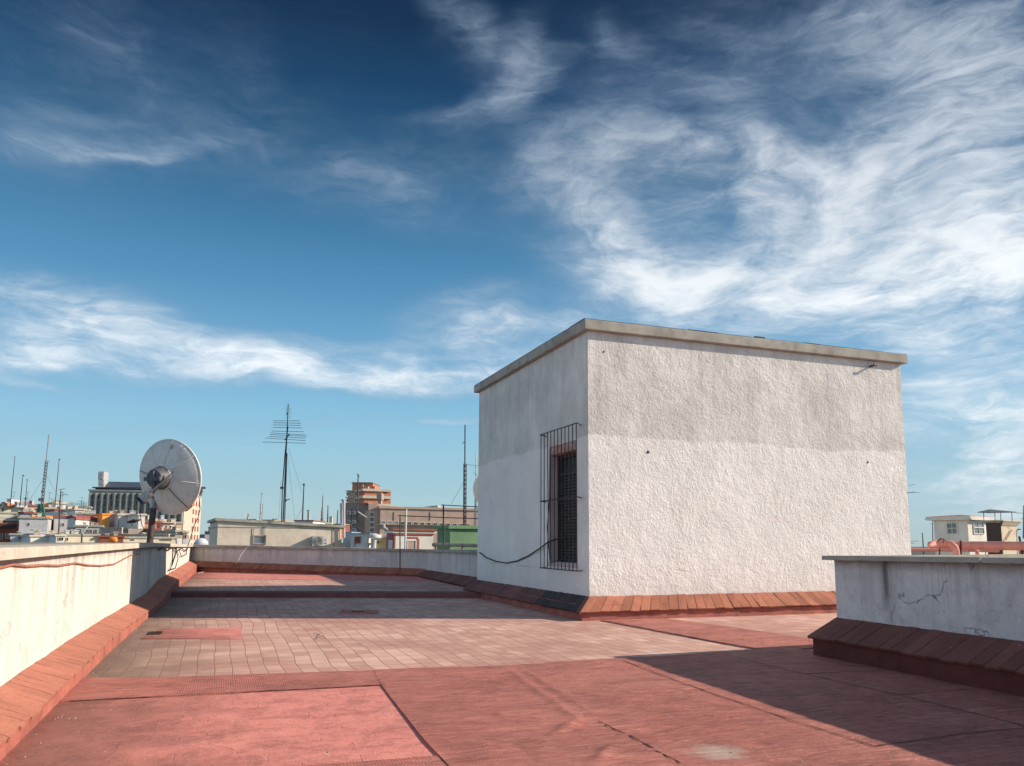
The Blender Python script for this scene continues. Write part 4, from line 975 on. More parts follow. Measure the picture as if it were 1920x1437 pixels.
mb = MB(); f.box(mb, 177, 882.5, 187.5, 897.5, 3.4, 8); f.box(mb, 177, 898.5, 187.5, 906.8, 3.4, 8); f.box(mb, 177, 907.6, 187.5, 913.3, 3.4, 8); f.box(mb, 178.2, 897.5, 186.3, 898.5, 3.8, 7.5); f.box(mb, 178.2, 906.8, 186.3, 907.6, 3.8, 7.5); tw_ = mb.build('stair_tower', M_GREY, hot)
mb = MB()
for j in range(4): f.box(mb, 178.6, 884.5 + j * 3.2, 181.0, 886.5 + j * 3.2, 3.32, 3.39); f.box(mb, 183, 884.5 + j * 3.2, 185.4, 886.5 + j * 3.2, 3.32, 3.39)
mb.build('louvres', M_GREY, tw_)

# --- left cluster of roofs (x0,x1,ytop,D,depth,material,yaw,label, windows)
W_ = M_WHITE
CL = [
 (0, 34, 948, 118, 6, M_CREAM, -40, 'cream apartment block with roof boxes at the far left edge', [(3, 953, 7, 957), (20, 952, 26, 957)]),
 (30, 72, 950, 112, 6, M_CREAM, -40, 'cream block with a red edged roof below the sign with a red cross', [(38, 955, 44, 960)]),
 (72, 100, 949, 126, 6, M_BRICK, -40, 'brown roofed block behind the green lattice mast', []),
 (100, 119, 945, 120, 6, M_WHITE, -40, 'white roof box beside the thin mast left of the office slab', [(112, 947, 117, 953)]),
 (118, 165, 952.5, 150, 6, M_GREYW, -26, 'pale grey flat block with a green mesh railing on its roof', [(126, 953.5, 133, 955)]),
 (82, 100, 955, 92, 6, M_YELL, -40, 'tall narrow yellow cream house in the left roofscape', []),
 (100, 128, 958, 88, 6, M_WHITE, -40, 'white flat house above the red edged grey house', [(114, 963, 125, 968)]),
 (128, 140, 962, 90, 6, M_LINT, -40, 'small pinkish brick roof box between two white houses', []),
 (138, 157, 957, 84, 6, M_WHITE, -40, 'white cube house with a small window left of the office slab', [(148, 960, 153, 964)]),
 (-30, 33, 963, 74, 6, M_CREAM, -40, 'stepped cream terrace block at the far left edge', [(3, 967, 31, 972)]),
 (33, 58, 963.5, 72, 6, M_GREYW, -26, 'pale wall with a dark red roof edge behind the grey party wall', []),
 (-30, 33, 984, 64, 6, M_BRICKD, -26, 'dark red brick block at the far left edge', [(-4, 1001, 5, 1012), (10, 1001, 20, 1010)]),
 (34, 88, 972.5, 62, 6, M_GREYW, -26, 'grey party wall with one tiny dark window', [(52, 981, 56, 986)]),
 (99, 127, 971, 66, 6, M_GREYW, -26, 'pale grey house with a dark red roof edge and a small window', [(115, 981, 121, 987), (100, 981, 102, 986)]),
 (141, 172, 965, 74, 6, M_GREY, -26, 'grey cement house with a pale shutter', [(146, 978, 161, 984), (162, 966.5, 165, 970)]),
 (171, 192, 969, 70, 6, M_TAN, -26, 'brown brick house left of the bright orange one', []),
 (141, 190, 988, 56, 6, M_GREY, -26, 'dark grey rear block with small windows below the orange house', [(147, 992, 153, 1000), (160, 993, 165, 999), (167, 993, 173, 1000), (177, 993, 182, 1000)]),
 (203, 238, 966, 66, 6, M_ORANGE, -40, 'bright orange house in the left roofscape', []),
 (220, 239, 967, 62, 3.0, M_WHITE, -40, 'white box standing against the orange house', []),
 (238, 259, 967, 68, 6, M_GREYW, -26, 'grey white house with a dark square window right of the orange house', [(240, 969, 244, 973)]),
 (258, 270, 967, 60, 6.0, M_WHITE, -40, 'narrow white stair tower left of the dish pole', [(261, 974, 263, 976)]),
 (269, 293, 981, 64, 6, M_BRICK, -40, 'orange brick house behind the dish pole', []),
 (292, 306, 977, 72, 6, M_WHITE, -40, 'white house between the dish pole and the red roofed house', []),
 (305, 326, 983, 66, 6, M_WHITE, -40, 'little white house with an orange tiled roof below the dish', [(309, 986, 314, 991), (317, 986, 321, 991)]),
 (288, 332, 995, 56, 6, M_BRICK, -40, 'low red brick block below the tiled roof house', []),
 (326, 341, 982, 76, 6, M_LINT, -40, 'pinkish house at the right below the dish', [(330, 986, 333, 990)]),
 (330, 345, 998, 52, 5.0, M_HOTELL, -40, 'cream wall with an orange door right below the dish', [(336, 1003, 340, 1010)]),
 (344, 352, 1000, 52, 5.0, M_GREYW, -26, 'narrow pale wall beside the orange door wall', [(346, 1003, 350, 1010)]),
]
CLB = [
 (20, 60, 1004, 46, 6.0, M_GREYW, -26, 'low pale roof wall just above the left parapet', [(34, 1006, 39, 1012)]),
 (58, 108, 1007, 44, 5.0, M_WHITE, -40, 'long low white wall above the left parapet', []),
 (106, 122, 1006, 43, 5.0, M_WHITE, -40, 'small white shed with a framed opening above the left parapet', [(109, 1008, 119, 1014)]),
 (122, 186, 1005, 45, 5.0, M_CREAM, -40, 'low cream wall with two dark windows above the left parapet', [(124, 1008.5, 128, 1014), (170, 1009.5, 175, 1014)]),
 (186, 232, 1008, 46, 5.0, M_BRICKD, -26, 'dark red shed beside the orange drum', []),
 (228, 330, 1010, 47, 5.0, M_CREAM, -40, 'low cream parapet block behind the base of the dish pole', [(245, 1011.5, 252, 1014), (300, 1011.5, 322, 1014)]),
]
for (x0, x1, yt, D, dp, wm, yw, lab, wins) in CL + CLB:
    rf = M_REDT if 'red' in lab and 'roof edge' in lab or 'red edged' in lab else (M_ORANGE if 'orange house' in lab and wm is M_ORANGE else (M_BRICKD if wm in (M_BRICK, M_BRICKD) else (M_COPE if wm not in (M_WHITE,) else M_HOTELL)))
    r_, f = building('city_house', lab, 'building', x0, x1, yt, D, dp, wm, yw, rf, lip=.14 * D / 60, lipo=.10 * D / 60)
    for w4 in wins: window(f, r_, *w4, fm=(M_ORANGE if 'orange door' in lab else M_HOTELL), pm=M_GLASS, mull=0 if (w4[2] - w4[0]) < 5 else 1)
    rg = random.Random(int(x0 * 7 + yt))
    if x1 - x0 > 13:
        for _ in range(rg.randint(1, 3)):
            u = rg.uniform(.1, .9) * f.w; w = rg.uniform(.14, .34) * D / 60; h = rg.uniform(.10, .32) * D / 60; mb = MB(); dd = rg.uniform(.4, dp - .8)
            mb.obox(f.P(u, f.zt + .14 * D / 60 + .003, dd), f.t * w, f.n * w, ZUP * h); mb.obox(f.P(u - .05, f.zt + .14 * D / 60 + h + .006, dd - .05), f.t * (w + .1), f.n * (w + .1), ZUP * .05)
            mb.build('chimney', rg.choice((M_CREAM, M_GREYW, M_COPE, M_HOTELL)), r_)
        if rg.random() < .6:
            u = rg.uniform(.15, .85) * f.w; h = rg.uniform(.6, 1.3) * D / 60; b0 = f.P(u, f.zt, 1.2); mb = MB(); rr_ = .012 * D / 60; mb.tube([b0, b0 + ZUP * h], rr_, 5)
            for q in range(5): mb.tube([b0 + ZUP * (h - .05 - .02 * q) + f.t * (q * .16 - .35) - f.n * .2, b0 + ZUP * (h - .05 - .02 * q) + f.t * (q * .16 - .35) + f.n * .2], rr_ * .5, 4)
            mb.tube([b0 + ZUP * (h - .05) - f.t * .4, b0 + ZUP * (h - .13) + f.t * .35], rr_ * .6, 4); mb.build('roof_aerial', M_IRON, r_)
        mb = MB(); u = 0
        while u < f.w - .5:
            mb.obox(f.P(u, f.zt - .35 * D / 60, -.03), f.t * (.04 * D / 60), f.n * .028, -ZUP * rg.uniform(.5, 3)); u += rg.uniform(1.5, 4.5)
        mb.build('downpipe', M_TAND, r_)
    if 'tiled roof below' in lab:
        u0, z0 = f.uv(303, 984); u1, _ = f.uv(327, 984); mb = MB(); h = f.uv(315, 976)[1]
        mb.add([f.P(u0, z0 + .15, -.3), f.P(u1, z0 + .15, -.3), f.P(u1 - .3, h, 3), f.P(u0 + .3, h, 3), f.P(u0, z0 + .15, 6.3), f.P(u1, z0 + .15, 6.3)], [(0, 1, 2, 3), (3, 2, 5, 4), (0, 3, 4), (1, 5, 2)]); mb.build('tiled_roof', M_ROOFR, r_)
    if 'stepped cream' in lab:
        mb = MB()
        for y in (966.5, 977.5): f.box(mb, -30, y, 33, y + 5, -.5, -.01)
        mb.build('balcony_band', M_GREY, r_); mb = MB(); f.box(mb, -30, 972.5, 33, 977, -1.2, -.012); mb.build('balcony_front', M_CREAM, r_)
    if 'dark red brick block' in lab:
        mb = MB(); f.box(mb, -30, 985, 28, 989, -.3, -.01); mb.build('dark_opening', M_DARKW, r_)
# gable house
gh = thing('gable_house', 'white gabled house end with a small ochre lower wall', 'building', at_d(134, 1010, 60)); f = Face(126, 141, 60, 0)
u0, zl_ = f.uv(126, 990); u1, _ = f.uv(141, 990); _, ze = f.uv(126, 973.5); _, zp = f.uv(134, 969.5); ze2 = f.uv(140, 975)[1]
mb = MB(); um = (u0 + u1) / 2
mb.add([f.P(u0, -22), f.P(u1, -22), f.P(u1, ze2), f.P(um, zp), f.P(u0, ze), f.P(u0, -22, 7), f.P(u1, -22, 7), f.P(u1, ze2, 7), f.P(um, zp, 7), f.P(u0, ze, 7)], [(0, 1, 2, 3, 4), (9, 8, 7, 6, 5), (1, 6, 7, 2), (0, 4, 9, 5), (2, 7, 8, 3), (4, 3, 8, 9)]); mb.build('wall', M_WHITE, gh)
mb = MB(); f.box(mb, 126.2, 989, 140.7, 1000, -.06, -.005); mb.build('ochre_panel', M_TAN, gh)
mb = MB(); mb.obox(f.P(um, zp + .01, -.15), f.t * (u1 - um + .1) + ZUP * (ze2 - zp), f.n * 7.3, ZUP * .14); mb.obox(f.P(um, zp + .01, -.15), f.t * (u0 - um - .1) + ZUP * (ze - zp), f.n * 7.3, ZUP * .14); mb.build('roof', M_REDT, gh)
# lit side of the orange house, its light put into a paler orange
r_, f = building('city_house', 'lit left side of the bright orange house, coloured paler', 'building', 190, 203.3, 966, 62, 1, mat('lit_side_orange', (.86, .36, .10), .85, .08, 1, .1, 20), -48, M_ORANGE, lip=.12)
# balustrades
def balustrade(label, x0, x1, yt, yb, D, n, m_):
    f = Face(x0, x1, D, 0); root = thing('balustrade', label, 'railing', f.P(f.w / 2, f.uv((x0 + x1) / 2, yb)[1]))
    mb = MB(); f.box(mb, x0, yt, x1, yt + 1.3, -.12, .12); mb.build('top_rail', m_, root)
    mb = MB(); f.box(mb, x0, yb - 1.2, x1, yb, -.12, .12); mb.build('bottom_rail', m_, root)
    mb = MB()
    for i in range(n):
        x = x0 + (x1 - x0) * (i + .5) / n; w = (x1 - x0) / n * .27; f.box(mb, x - w, yt + 1.3, x + w, yb - 1.2, -.05, .05)
    mb.build('balusters', m_, root)
    mb = MB(); zt = f.uv((x0 + x1) / 2, yb)[1]; mb.obox(f.P(0, -22, .13), f.t * f.w, f.n * 3, ZUP * (zt + 22)); mb.build('wall', M_GREY, root)
    mb = MB(); f.box(mb, x0, yt + 1.4, x1, yb, .8, 3.0); mb.build('dark_rear', M_TAND, root)
balustrade('cream balustrade with many slats above the long one, left of the dish pole', 186, 230, 989.5, 1000.5, 54, 20, M_HOTELL)
balustrade('long cream balustrade running behind the left parapet', 104, 318, 1001, 1009, 50, 62, M_HOTELL)
# orange drum
dr = thing('orange_drum', 'orange drum lying on a low roof above the left parapet', 'drum', at_d(210, 1012, 44))
p = at_d(204, 1012.5, 44); q = at_d(219, 1012.5, 44); MB().tube([p, p.lerp(q, .1), p.lerp(q, .9), q], [.10, .16, .16, .10], 14).build('body', M_ORANGE, dr)
# sign with red cross
sg = thing('roof_sign', 'small white roof sign with a red cross', 'sign', at_d(58, 948, 108)); f = Face(54.5, 61, 108, 0)
mb = MB(); f.box(mb, 54.5, 938.5, 61, 946, 0, .2); mb.build('panel', M_WHITE, sg); mb = MB(); f.box(mb, 55.4, 941.4, 60.1, 943.1, -.05, -.001); f.box(mb, 57, 939.4, 58.6, 945, -.06, -.002); mb.build('cross', M_REDC, sg)
mb = MB(); f.box(mb, 57.2, 946, 58.2, 951, .05, .15); mb.build('post', M_STEEL, sg)
# green railings
for (x0, x1, yt, yb, D, lab) in ((32, 56, 943, 947.5, 110, 'green railing left of the sign with the red cross'), (118, 163, 943.5, 952.5, 148, 'green mesh railing on the pale grey block'), (78, 98, 943.5, 949, 122, 'dull green parapet screen behind the lattice mast')):
    f = Face(x0, x1, D, 0); rl = thing('roof_railing', lab, 'railing', f.P(f.w / 2, f.uv(x0, yb)[1])); mb = MB()
    for i in range(5): yy_ = yt + (yb - yt) * i / 4; f.box(mb, x0, yy_, x1, yy_ + .35, -.03, .03)
    k = int((x1 - x0) / 2.2)
    for i in range(k + 1): x = x0 + (x1 - x0) * i / k; f.box(mb, x - .15, yt, x + .15, yb, -.06, -.031)
    mb.build('bars', M_GREEN, rl)
# roof boxes on the far left block
for (x0, x1, yt, yb, D, m_, lab) in ((3, 10, 942.5, 948, 116, M_CREAM, 'cream water tank box at the far left skyline'), (13, 19, 936.5, 948, 117, M_WHITE, 'white chimney box on the far left skyline'), (8, 14, 944.5, 948, 114, M_BRICK, 'small reddish box between the two roof boxes at far left'), (27, 31.5, 941.5, 950, 110, M_GREY, 'dark grey stair head at the left of the green railing')):
    f = Face(x0, x1, D, 0); rb = thing('roof_box', lab, 'roof structure', f.P(f.w / 2, f.uv(x0, yb)[1])); mb = MB(); f.box(mb, x0, yt, x1, yb + 1, 0, 2.5); mb.build('body', m_, rb); mb = MB(); f.box(mb, x0 - .4, yt - .8, x1 + .4, yt, -.15, 2.7); mb.build('lid', M_REDT, rb)
# orange planter terrace under the lattice mast
f = Face(56, 86, 70, 0); pt_ = thing('roof_terrace', 'small orange walled terrace at the foot of the green lattice mast', 'terrace', f.P(f.w / 2, f.uv(70, 972)[1])); mb = MB(); f.box(mb, 56, 966.5, 60, 973, 0, 2); f.box(mb, 81, 967, 86, 973, 0, 2); f.box(mb, 60, 970, 81, 973, 0, 2); mb.build('wall', M_ORANGE, pt_)
mb = MB(); f.box(mb, 60, 967.5, 81, 969.9, .5, 1.5); mb.build('planting', M_DARKW, pt_)
for (xa, ya, xb, yb_, D, lab) in ((166, 984.5, 153, 1003, 40, 'white diagonal lamp arm on a dark post above the left parapet'),):
    la = thing('lamp_post', lab, 'lamp', at_d(152.5, 1014, D)); MB().tube([at_d(xa, ya, D), at_d(154, 1001, D)], .045, 6).build('arm', M_WHITE, la); MB().tube([at_d(154, 1001, D), at_d(152.5, 1020, D)], .04, 6).build('post', M_IRON, la)
aw = thing('awning', 'small dark awning on the roof right of the white box', 'awning', at_d(246, 980, 58)); mb = MB(); a = at_d(238, 981, 58); b = at_d(252, 975.5, 58); mb.obox(a, b - a, FH * 1.0, ZUP * .10); mb.build('cloth', M_DARKW, aw)
MB().tube([at_d(248, 976.5, 58.3), at_d(248, 986, 58.3)], .04, 5).build('post', M_IRON, aw)

# ------------------------------------------------------------------ antennas and masts
def yagi(root, cx, cy, D, length_px, n, half, m_=None, tilt=0, vertical=False, ang=.35):
    c = at_d(cx, cy, D); k = D / 1576.; L = length_px * k; dirv = (RH * math.cos(ang) + FH * math.sin(ang)).normalized() * 1.0 + ZUP * tilt
    mb = MB(); r = max(.008, D * .00022); mb.tube([c - dirv * L / 2, c + dirv * L / 2], r * 1.2, 5)
    per = ZUP if vertical else dirv.cross(ZUP).normalized()
    for i in range(n):
        q = c + dirv * L * (i / (n - 1) - .5); h = half * k * (1 - .25 * i / n); mb.tube([q - per * h, q + per * h], r, 4)
    mb.build('aerial', m_ or M_IRON, root)
def mast(label, x, yb, yt, D, xt=None, r=.03, lattice=0, m_=None, cat='antenna', name='antenna_mast', elems=(), blobs=(), group=None, stays=(), zb_=None):
    xt = x if xt is None else xt; p0 = at_d(x, yb, D); p1 = at_d(xt, yt, D); root = thing(name, label, cat, p0, group); m_ = m_ or M_IRON; mb = MB()
    if lattice:
        ls = [Vector((math.cos(a), math.sin(a), 0)) * lattice for a in (0, 2.1, 4.2)]; h = p0.lerp(p1, .62); n = 14
        for l in ls: mb.tube([p0 + l, h + l], r * .6, 4)
        for i in range(n):
            a = p0.lerp(h, i / n); b = p0.lerp(h, (i + 1) / n)
            for k in range(3): mb.tube([a + ls[k], b + ls[(k + 1) % 3]], r * .4, 4)
        mb.tube([h, p1], r * .8, 5)
    else: mb.tube([p0, p0.lerp(p1, .6), p1], [r, r * .85, r * .6], 6)
    mb.build('mast', m_, root)
    if elems:
        mb = MB()
        for (y, xl, xr, yl, yr) in elems: mb.tube([at_d(xl, yl, D), at_d(xr, yr, D)], r * .42, 4)
        mb.build('aerial', m_, root)
    for (bx, by, w, h) in blobs:
        mb = MB(); c = at_d(bx, by, D); k = D / 1576.; mb.obox(c - RH * w * k / 2 - ZUP * h * k / 2, RH * w * k, FH * w * k * .6, ZUP * h * k); mb.build('box', m_, root)
    for (sx, sy, ex, ey) in stays: MB().tube([at_d(sx, sy, D), at_d(ex, ey, D)], r * .18, 4).build('stay_wire', m_, root)
    return root
mast('thin mast nearest the left edge of the photo', 19, 950, 857, 105, 28, .06, elems=((0, 24, 30, 857, 857), (0, 20, 25, 930, 931)))
mast('second thin mast from the left edge, with a small top box', 37, 950, 891, 105, 43, .06, blobs=((43.2, 892, 2.5, 2.5),))
mast('short thin mast with a dark dish low on it, third from the left edge', 47, 950, 900, 105, 51, .055, blobs=((47.5, 935, 3, 4), (50.5, 900, 2, 2)))
mast('thin mast between the lattice mast and the office slab', 103, 950, 861, 105, 111, .06, blobs=((110.8, 862, 2.5, 2),))
lm = mast('tall blue grey lattice mast rising above the left roofs', 78, 950, 815, 72, 92, .07, lattice=.12, m_=M_STEEL, elems=((0, 84, 93, 864, 865),), stays=((86, 890, 120, 950), (86, 890, 48, 950)), blobs=((79, 922, 4, 5), (74, 937, 5, 6), (80, 937, 3, 5)))
f = Face(70, 84, 72, 0); mb = MB()
for i in range(6):
    t = i / 5; y = 946 + 22 * t; w = 4 + 4 * t
    for s_ in (-1, 1):
        mb.tube([at_d(76.5 + s_ * w, y, 72), at_d(76.5 - s_ * (w + .7), min(y + 4.4, 968), 72)], .05, 4)
for s_ in (-1, 1): mb.tube([at_d(76.5 + s_ * 4, 945, 72), at_d(76.5 + s_ * 8, 970, 72)], .07, 5); mb.tube([at_d(76.5 + s_ * 2, 945, 73.5), at_d(76.5 + s_ * 4, 970, 73.5)], .07, 5)
mb.build('green_base', M_GREEN, lm)
mast('mast with a T shaped aerial in front of the pale grey block', 110, 1000, 919, 64, 114, .06, elems=((0, 111, 122, 918, 917), (0, 113, 119, 924, 923), (0, 112, 118, 930, 930), (0, 116, 128, 928, 928)), blobs=((111.5, 941, 2, 6),))
# the big one above the beige building
M1 = 37
big = mast('tall double pole mast with wide horizontal aerial rods, left of centre', 530.5, 985, 757, M1, 540.5, .032,
     elems=((0,) + e for e in ((512, 562, 789.5, 789.5), (512, 564, 793, 794), (512, 564, 797, 798), (511, 566, 801.5, 803), (509, 570, 808.5, 810), (507, 575, 812, 816), (506, 574, 815, 818.5), (504, 573, 818.5, 822), (497, 573, 821.5, 826.5), (492, 573, 829, 831.5))),
     blobs=((538, 776, 2, 3), (528, 915, 6, 4)), stays=((541, 840, 566, 925), (539, 850, 553, 978), (527, 900, 522, 982)))
mb = MB(); mb.tube([at_d(527.5, 985, M1), at_d(529.5, 915, M1), at_d(534.5, 850, M1), at_d(540, 800, M1)], .024, 6); mb.tube([at_d(533.5, 985, M1), at_d(538, 850, M1)], .022, 6); mb.build('second_pole', M_IRON, big)
for (cx, cy, dx) in ((538, 820, 4),): MB().tube([at_d(534, 826, M1), at_d(543, 814, M1)], .03, 5).build('boom', M_IRON, big)
mb = MB()
for i in range(7): y = 762 + i * 3.6; mb.tube([at_d(536 - i % 2, y, M1), at_d(545 + i % 2, y + .6, M1)], .008, 4)
mb.build('top_aerial', M_IRON, big); mb = MB(); mb.tube([at_d(535, 938, M1), at_d(544, 936, M1)], .02, 5); mb.tube([at_d(534, 942, M1), at_d(538, 938, M1)], .02, 5); mb.build('side_arm', M_IRON, big)
mast('short lattice mast standing left of the tall double pole mast', 488, 980, 923, 39, 491, .03, lattice=.06, m_=M_STEEL, elems=((0, 490, 494, 925, 926),), blobs=((489.5, 963, 3, 3),))
mast('plain pole aerial right of the tall double pole mast', 567, 976, 907, 39, 570, .035, elems=((0, 567, 573, 910, 910), (0, 567.5, 572, 907.5, 907.5)), blobs=((569.5, 909.5, 3, 3),), stays=((568, 950, 552, 980),))
tv = mast('far off broadcast tower with a stepped lattice spire', 604, 985, 929, 900, 605.5, .9, m_=M_STEEL, cat='tower', name='broadcast_tower')
mb = MB()
for (y0, y1, w) in ((952, 956, 3.4), (957, 962, 5), (963, 968, 5.6), (969, 977, 6.6)):
    a = at_d(604, y1, 900); b = at_d(604, y0, 900); k = 900 / 1576.; mb.lathe(a, ZUP, [(w * k * .5, 0), (w * k * .35, (b - a).length)], 6)
mb.build('lattice_tiers', M_TAND, tv)
mast('thin far pole between the broadcast tower and the white flue', 614, 985, 948, 90, 615, .07)
mast('faint thin pole just left of the white flue', 632, 985, 956, 90, 633.5, .07)
mast('mast with two small aerials on the brick tower', 671, 940, 890, 120, 671.5, .12, elems=((0, 669, 674, 891, 891), (0, 670, 673.5, 888, 895)))
mast('tall dark aerial pole with a narrow frame, left of the hut', 871, 990, 797, 31, 872, .035, lattice=.055, elems=((0, 866.5, 872, 832, 828), (0, 869, 873, 938, 938)), stays=((869, 905, 846, 945),))
mast('thin aerial pole with cross rods right beside the hut', 891, 985, 850, 48, 893, .04, lattice=.05, m_=M_STEEL, elems=((0, 870, 901, 871, 874), (0, 888, 896, 887, 892), (0, 889, 899, 955, 952)))
mast('pole with a lamp head behind the right end of the hut', 1732, 1040, 1000, 60, 1729.5, .05, elems=((0, 1727.5, 1731, 1000, 1000),))
mast('thin pole with a long side rod behind the right end of the hut', 1749.5, 1030, 974, 52, 1748.5, .035, elems=((0, 1733, 1749, 974.5, 974.8), (0, 1744, 1749, 982, 983.5)))
r_ = mast('aerial whose rods peek out from behind the right edge of the hut', 1701, 1040, 905, 55, 1699, .04, elems=((0, 1698, 1716, 911, 909), (0, 1702, 1715, 925, 922), (0, 1700, 1724, 924, 924), (0, 1698, 1722, 1015, 1015), (0, 1704, 1714, 1019, 1019)))
mast('thin aerial at the very right edge of the photo', 1919, 1010, 948, 50, 1919, .04, elems=((0, 1905, 1930, 962, 963), (0, 1914, 1930, 973, 974)))

# ------------------------------------------------------------------ middle: behind the back parapet
bb, f = building('rooftop_building', 'long low beige building with a flat roof behind the back parapet', 'building', 408, 641, 990.5, 30, 5, M_BEIGE, -24, M_COPE, lip=.03, lipo=.02)
slp = f.uv(408, 977)[1]; mb = MB(); zr = f.zt + .035; mb.add([f.P(0, zr, 0), f.P(f.w, zr, 0), f.P(0, slp, 0), f.P(0, zr, 5), f.P(f.w, zr, 5), f.P(0, slp, 5)], [(0, 1, 2), (3, 5, 4), (0, 2, 5, 3), (1, 4, 5, 2)]); mb.build('sloped_wall_top', M_BEIGE, bb)
mb = MB(); mb.obox(f.P(-.12, slp + .01, -.1), f.t * (f.w + .24) + ZUP * (zr - slp) * 1.03, f.n * 5.2, ZUP * .10); mb.build('roof_edge', M_COPE, bb)
window(f, bb, 474, 1003.5, 499, 1021, M_TAN, M_GLASS_B, 0, fw=.05)
ac = thing('air_conditioner', 'grey air conditioner unit mounted low on the beige building', 'air conditioner', f.pt(593, 1024)); mb = MB(); f.box(mb, 583, 1006, 603, 1024, -.35, -.03); acb = mb.build('casing', M_GREY, ac)
c0 = f.pt(593, 1015) - f.n * .36; mb = MB()
for i in range(5): rr = .03 + i * .035; mb.tube([c0 + (f.t * math.cos(a) + ZUP * math.sin(a)) * rr for a in [2 * math.pi * k / 20 for k in range(21)]], .006, 4, cap=False)
mb.build('fan_guard', M_TAND, acb)
mb = MB(); f.box(mb, 604, 1007.5, 611.5, 1025, -.20, -.02); eb = mb.build('meter_cabinet', M_GREYW, bb); mb = MB()
for y in (1012, 1018): f.box(mb, 606.5, y, 609.5, y + 1.2, -.215, -.201)
mb.build('handle', M_IRON, eb)
mb = MB()
for x, w_2 in ((475.5, .012), (625.8, .012)): mb.tube([f.pt(x, 990) - f.n * .03, f.pt(x, 1003 if x < 500 else 1026) - f.n * .03], w_2, 5)
mb.build('downpipe', M_TAND, bb); mb = MB(); mb.tube([f.pt(636.5, 992) - f.n * .05, f.pt(637, 1028) - f.n * .05], .03, 6); mb.build('gas_pipe', M_YELL, bb)
# things on its roof
ztop = f.zt + .13
def on_roof(x, y, D): return at_d(x, y, D)
s = thing('small_satellite_dish', 'little dark satellite dish on the roof of the beige building', 'satellite dish', at_d(464, 978, 36)); c = at_d(463, 967, 36)
mb = MB(); mb.lathe(c, (RH * .5 - FH * .6 + ZUP * .4), [(.10, .03), (.06, .0), (0, -.01)], 14); mb.lathe(c, (RH * .5 - FH * .6 + ZUP * .4), [(0, -.02), (.06, -.01), (.10, .03)], 14); mb.build('reflector', M_GREY, s)
MB().tube([c, at_d(465, 980, 36)], .02, 5).build('post', M_IRON, s)
for (x0, x1, yt, yb, D, m_, rf, lab) in ((434, 470, 976, 982, 42, M_TAND, M_COPE, 'low brown roof hatch behind the left end of the beige building'), (468, 478, 975.5, 981, 41, M_WHITE, M_COPE, 'small white roof box beside the little dish'), (490, 512, 976.5, 984, 42, M_GREYW, M_COPE, 'pale low roof box left of the tall mast'),
                                 (511, 518, 975, 985, 43, M_CREAM, M_COPE, 'narrow cream chimney box left of the tall mast'), (552, 586, 977.5, 987, 38, M_WHITE, M_REDT, 'white roof shed with a dark red edge right of the tall mast'), (586, 602, 981, 990, 40, M_TAND, M_COPE, 'dark low wall between the roof shed and the broadcast tower'),
                                 (617, 640, 984, 992, 45, M_BRICKD, M_COPE, 'brownish low roof box left of the white flue')):
    r_, ff = building('roof_box', lab, 'roof structure', x0, x1, yt, D, 2.5, m_, 0, rf, lip=.05, lipo=.05, zb_=f.zt - .3)
for (x, y0, y1, w, D, lab) in ((577.5, 958, 979, 4, 40, 'beige chimney pipe on the white roof shed'), (619.5, 970, 986, 5.5, 42, 'pale square chimney between the spire and the flue')):
    ch = thing('chimney', lab, 'chimney', at_d(x, y1, D)); k = D / 1576.; a = at_d(x, y1 + 2, D); b = at_d(x, y0, D)
    mb = MB(); mb.obox(a - RH * w * k / 2, RH * w * k, FH * w * k, ZUP * (b.z - a.z)); mb.build('shaft', M_CREAM, ch); mb = MB(); mb.obox(Vector((b.x, b.y, b.z + .003)) - RH * (w * k / 2 + .02), RH * (w * k + .04), FH * (w * k + .02), ZUP * .03); mb.build('cap', M_COPE, ch)
ch = thing('flue_pipe', 'white metal flue with a flat cap at the right end of the beige building', 'flue', at_d(642, 1030, 32)); k = 32 / 1576.
mb = MB(); mb.tube([at_d(645.5, 1030, 32), at_d(645, 983, 32)], 2.2 * k, 12); mb.tube([at_d(641.5, 987, 32.2), at_d(641.5, 944, 32.2)], 4.3 * k, 14); mb.tube([at_d(645.3, 984, 32), at_d(645, 940, 32)], 2.1 * k, 12); mb.build('pipe', M_GREYW, ch)
mb = MB(); mb.lathe(at_d(642.5, 938.5, 32.2), ZUP, [(0, 2.2 * k), (6 * k, .3 * k), (5.6 * k, 0), (0, 0)], 16); mb.tube([at_d(642.5, 938, 32.2), at_d(642.5, 944, 32.2)], 1.4 * k, 8); mb.build('cap', M_STEEL, ch)

# brown complex
bc, f = building('office_complex', 'wide brown office building with a row of windows left of the hut', 'building', 712, 960, 956.5, 108, 12, M_TAN, -24, M_TAN, lip=.3, lipo=.2)
for i in range(14):
    x = 713.5 + i * 12.2; y = 976.5 + i * .45
    window(f, bc, x, y, x + 9.6, y + 6.8, M_HOTELL, M_GLASS_B if i < 3 else M_GLASS, 0, fw=.08)
mb = MB(); f.box(mb, 706, 984.6, 905, 985.8, -.5, -.02); mb.build('ledge', M_TAND, bc)
mb = MB()
for x in (738, 806): f.box(mb, x, 960, x + .5, 976, -.08, -.01)
mb.build('joint_lines', M_TAND, bc)
f2 = Face(646, 691, 112, 14); mb = MB(); zt = f2.uv(668, 944)[1]; mb.obox(f2.P(0, -22, 0), f2.t * f2.w, f2.n * 14, ZUP * (zt + 22)); dw = mb.build('shade_toned_wing', M_TAND, bc)  # wing in shade: the shade is put into a darker tan
mb = MB(); f2.box(mb, 646, 943, 691, 944, -.2, 14); mb.build('wing_coping', M_TAN, bc)
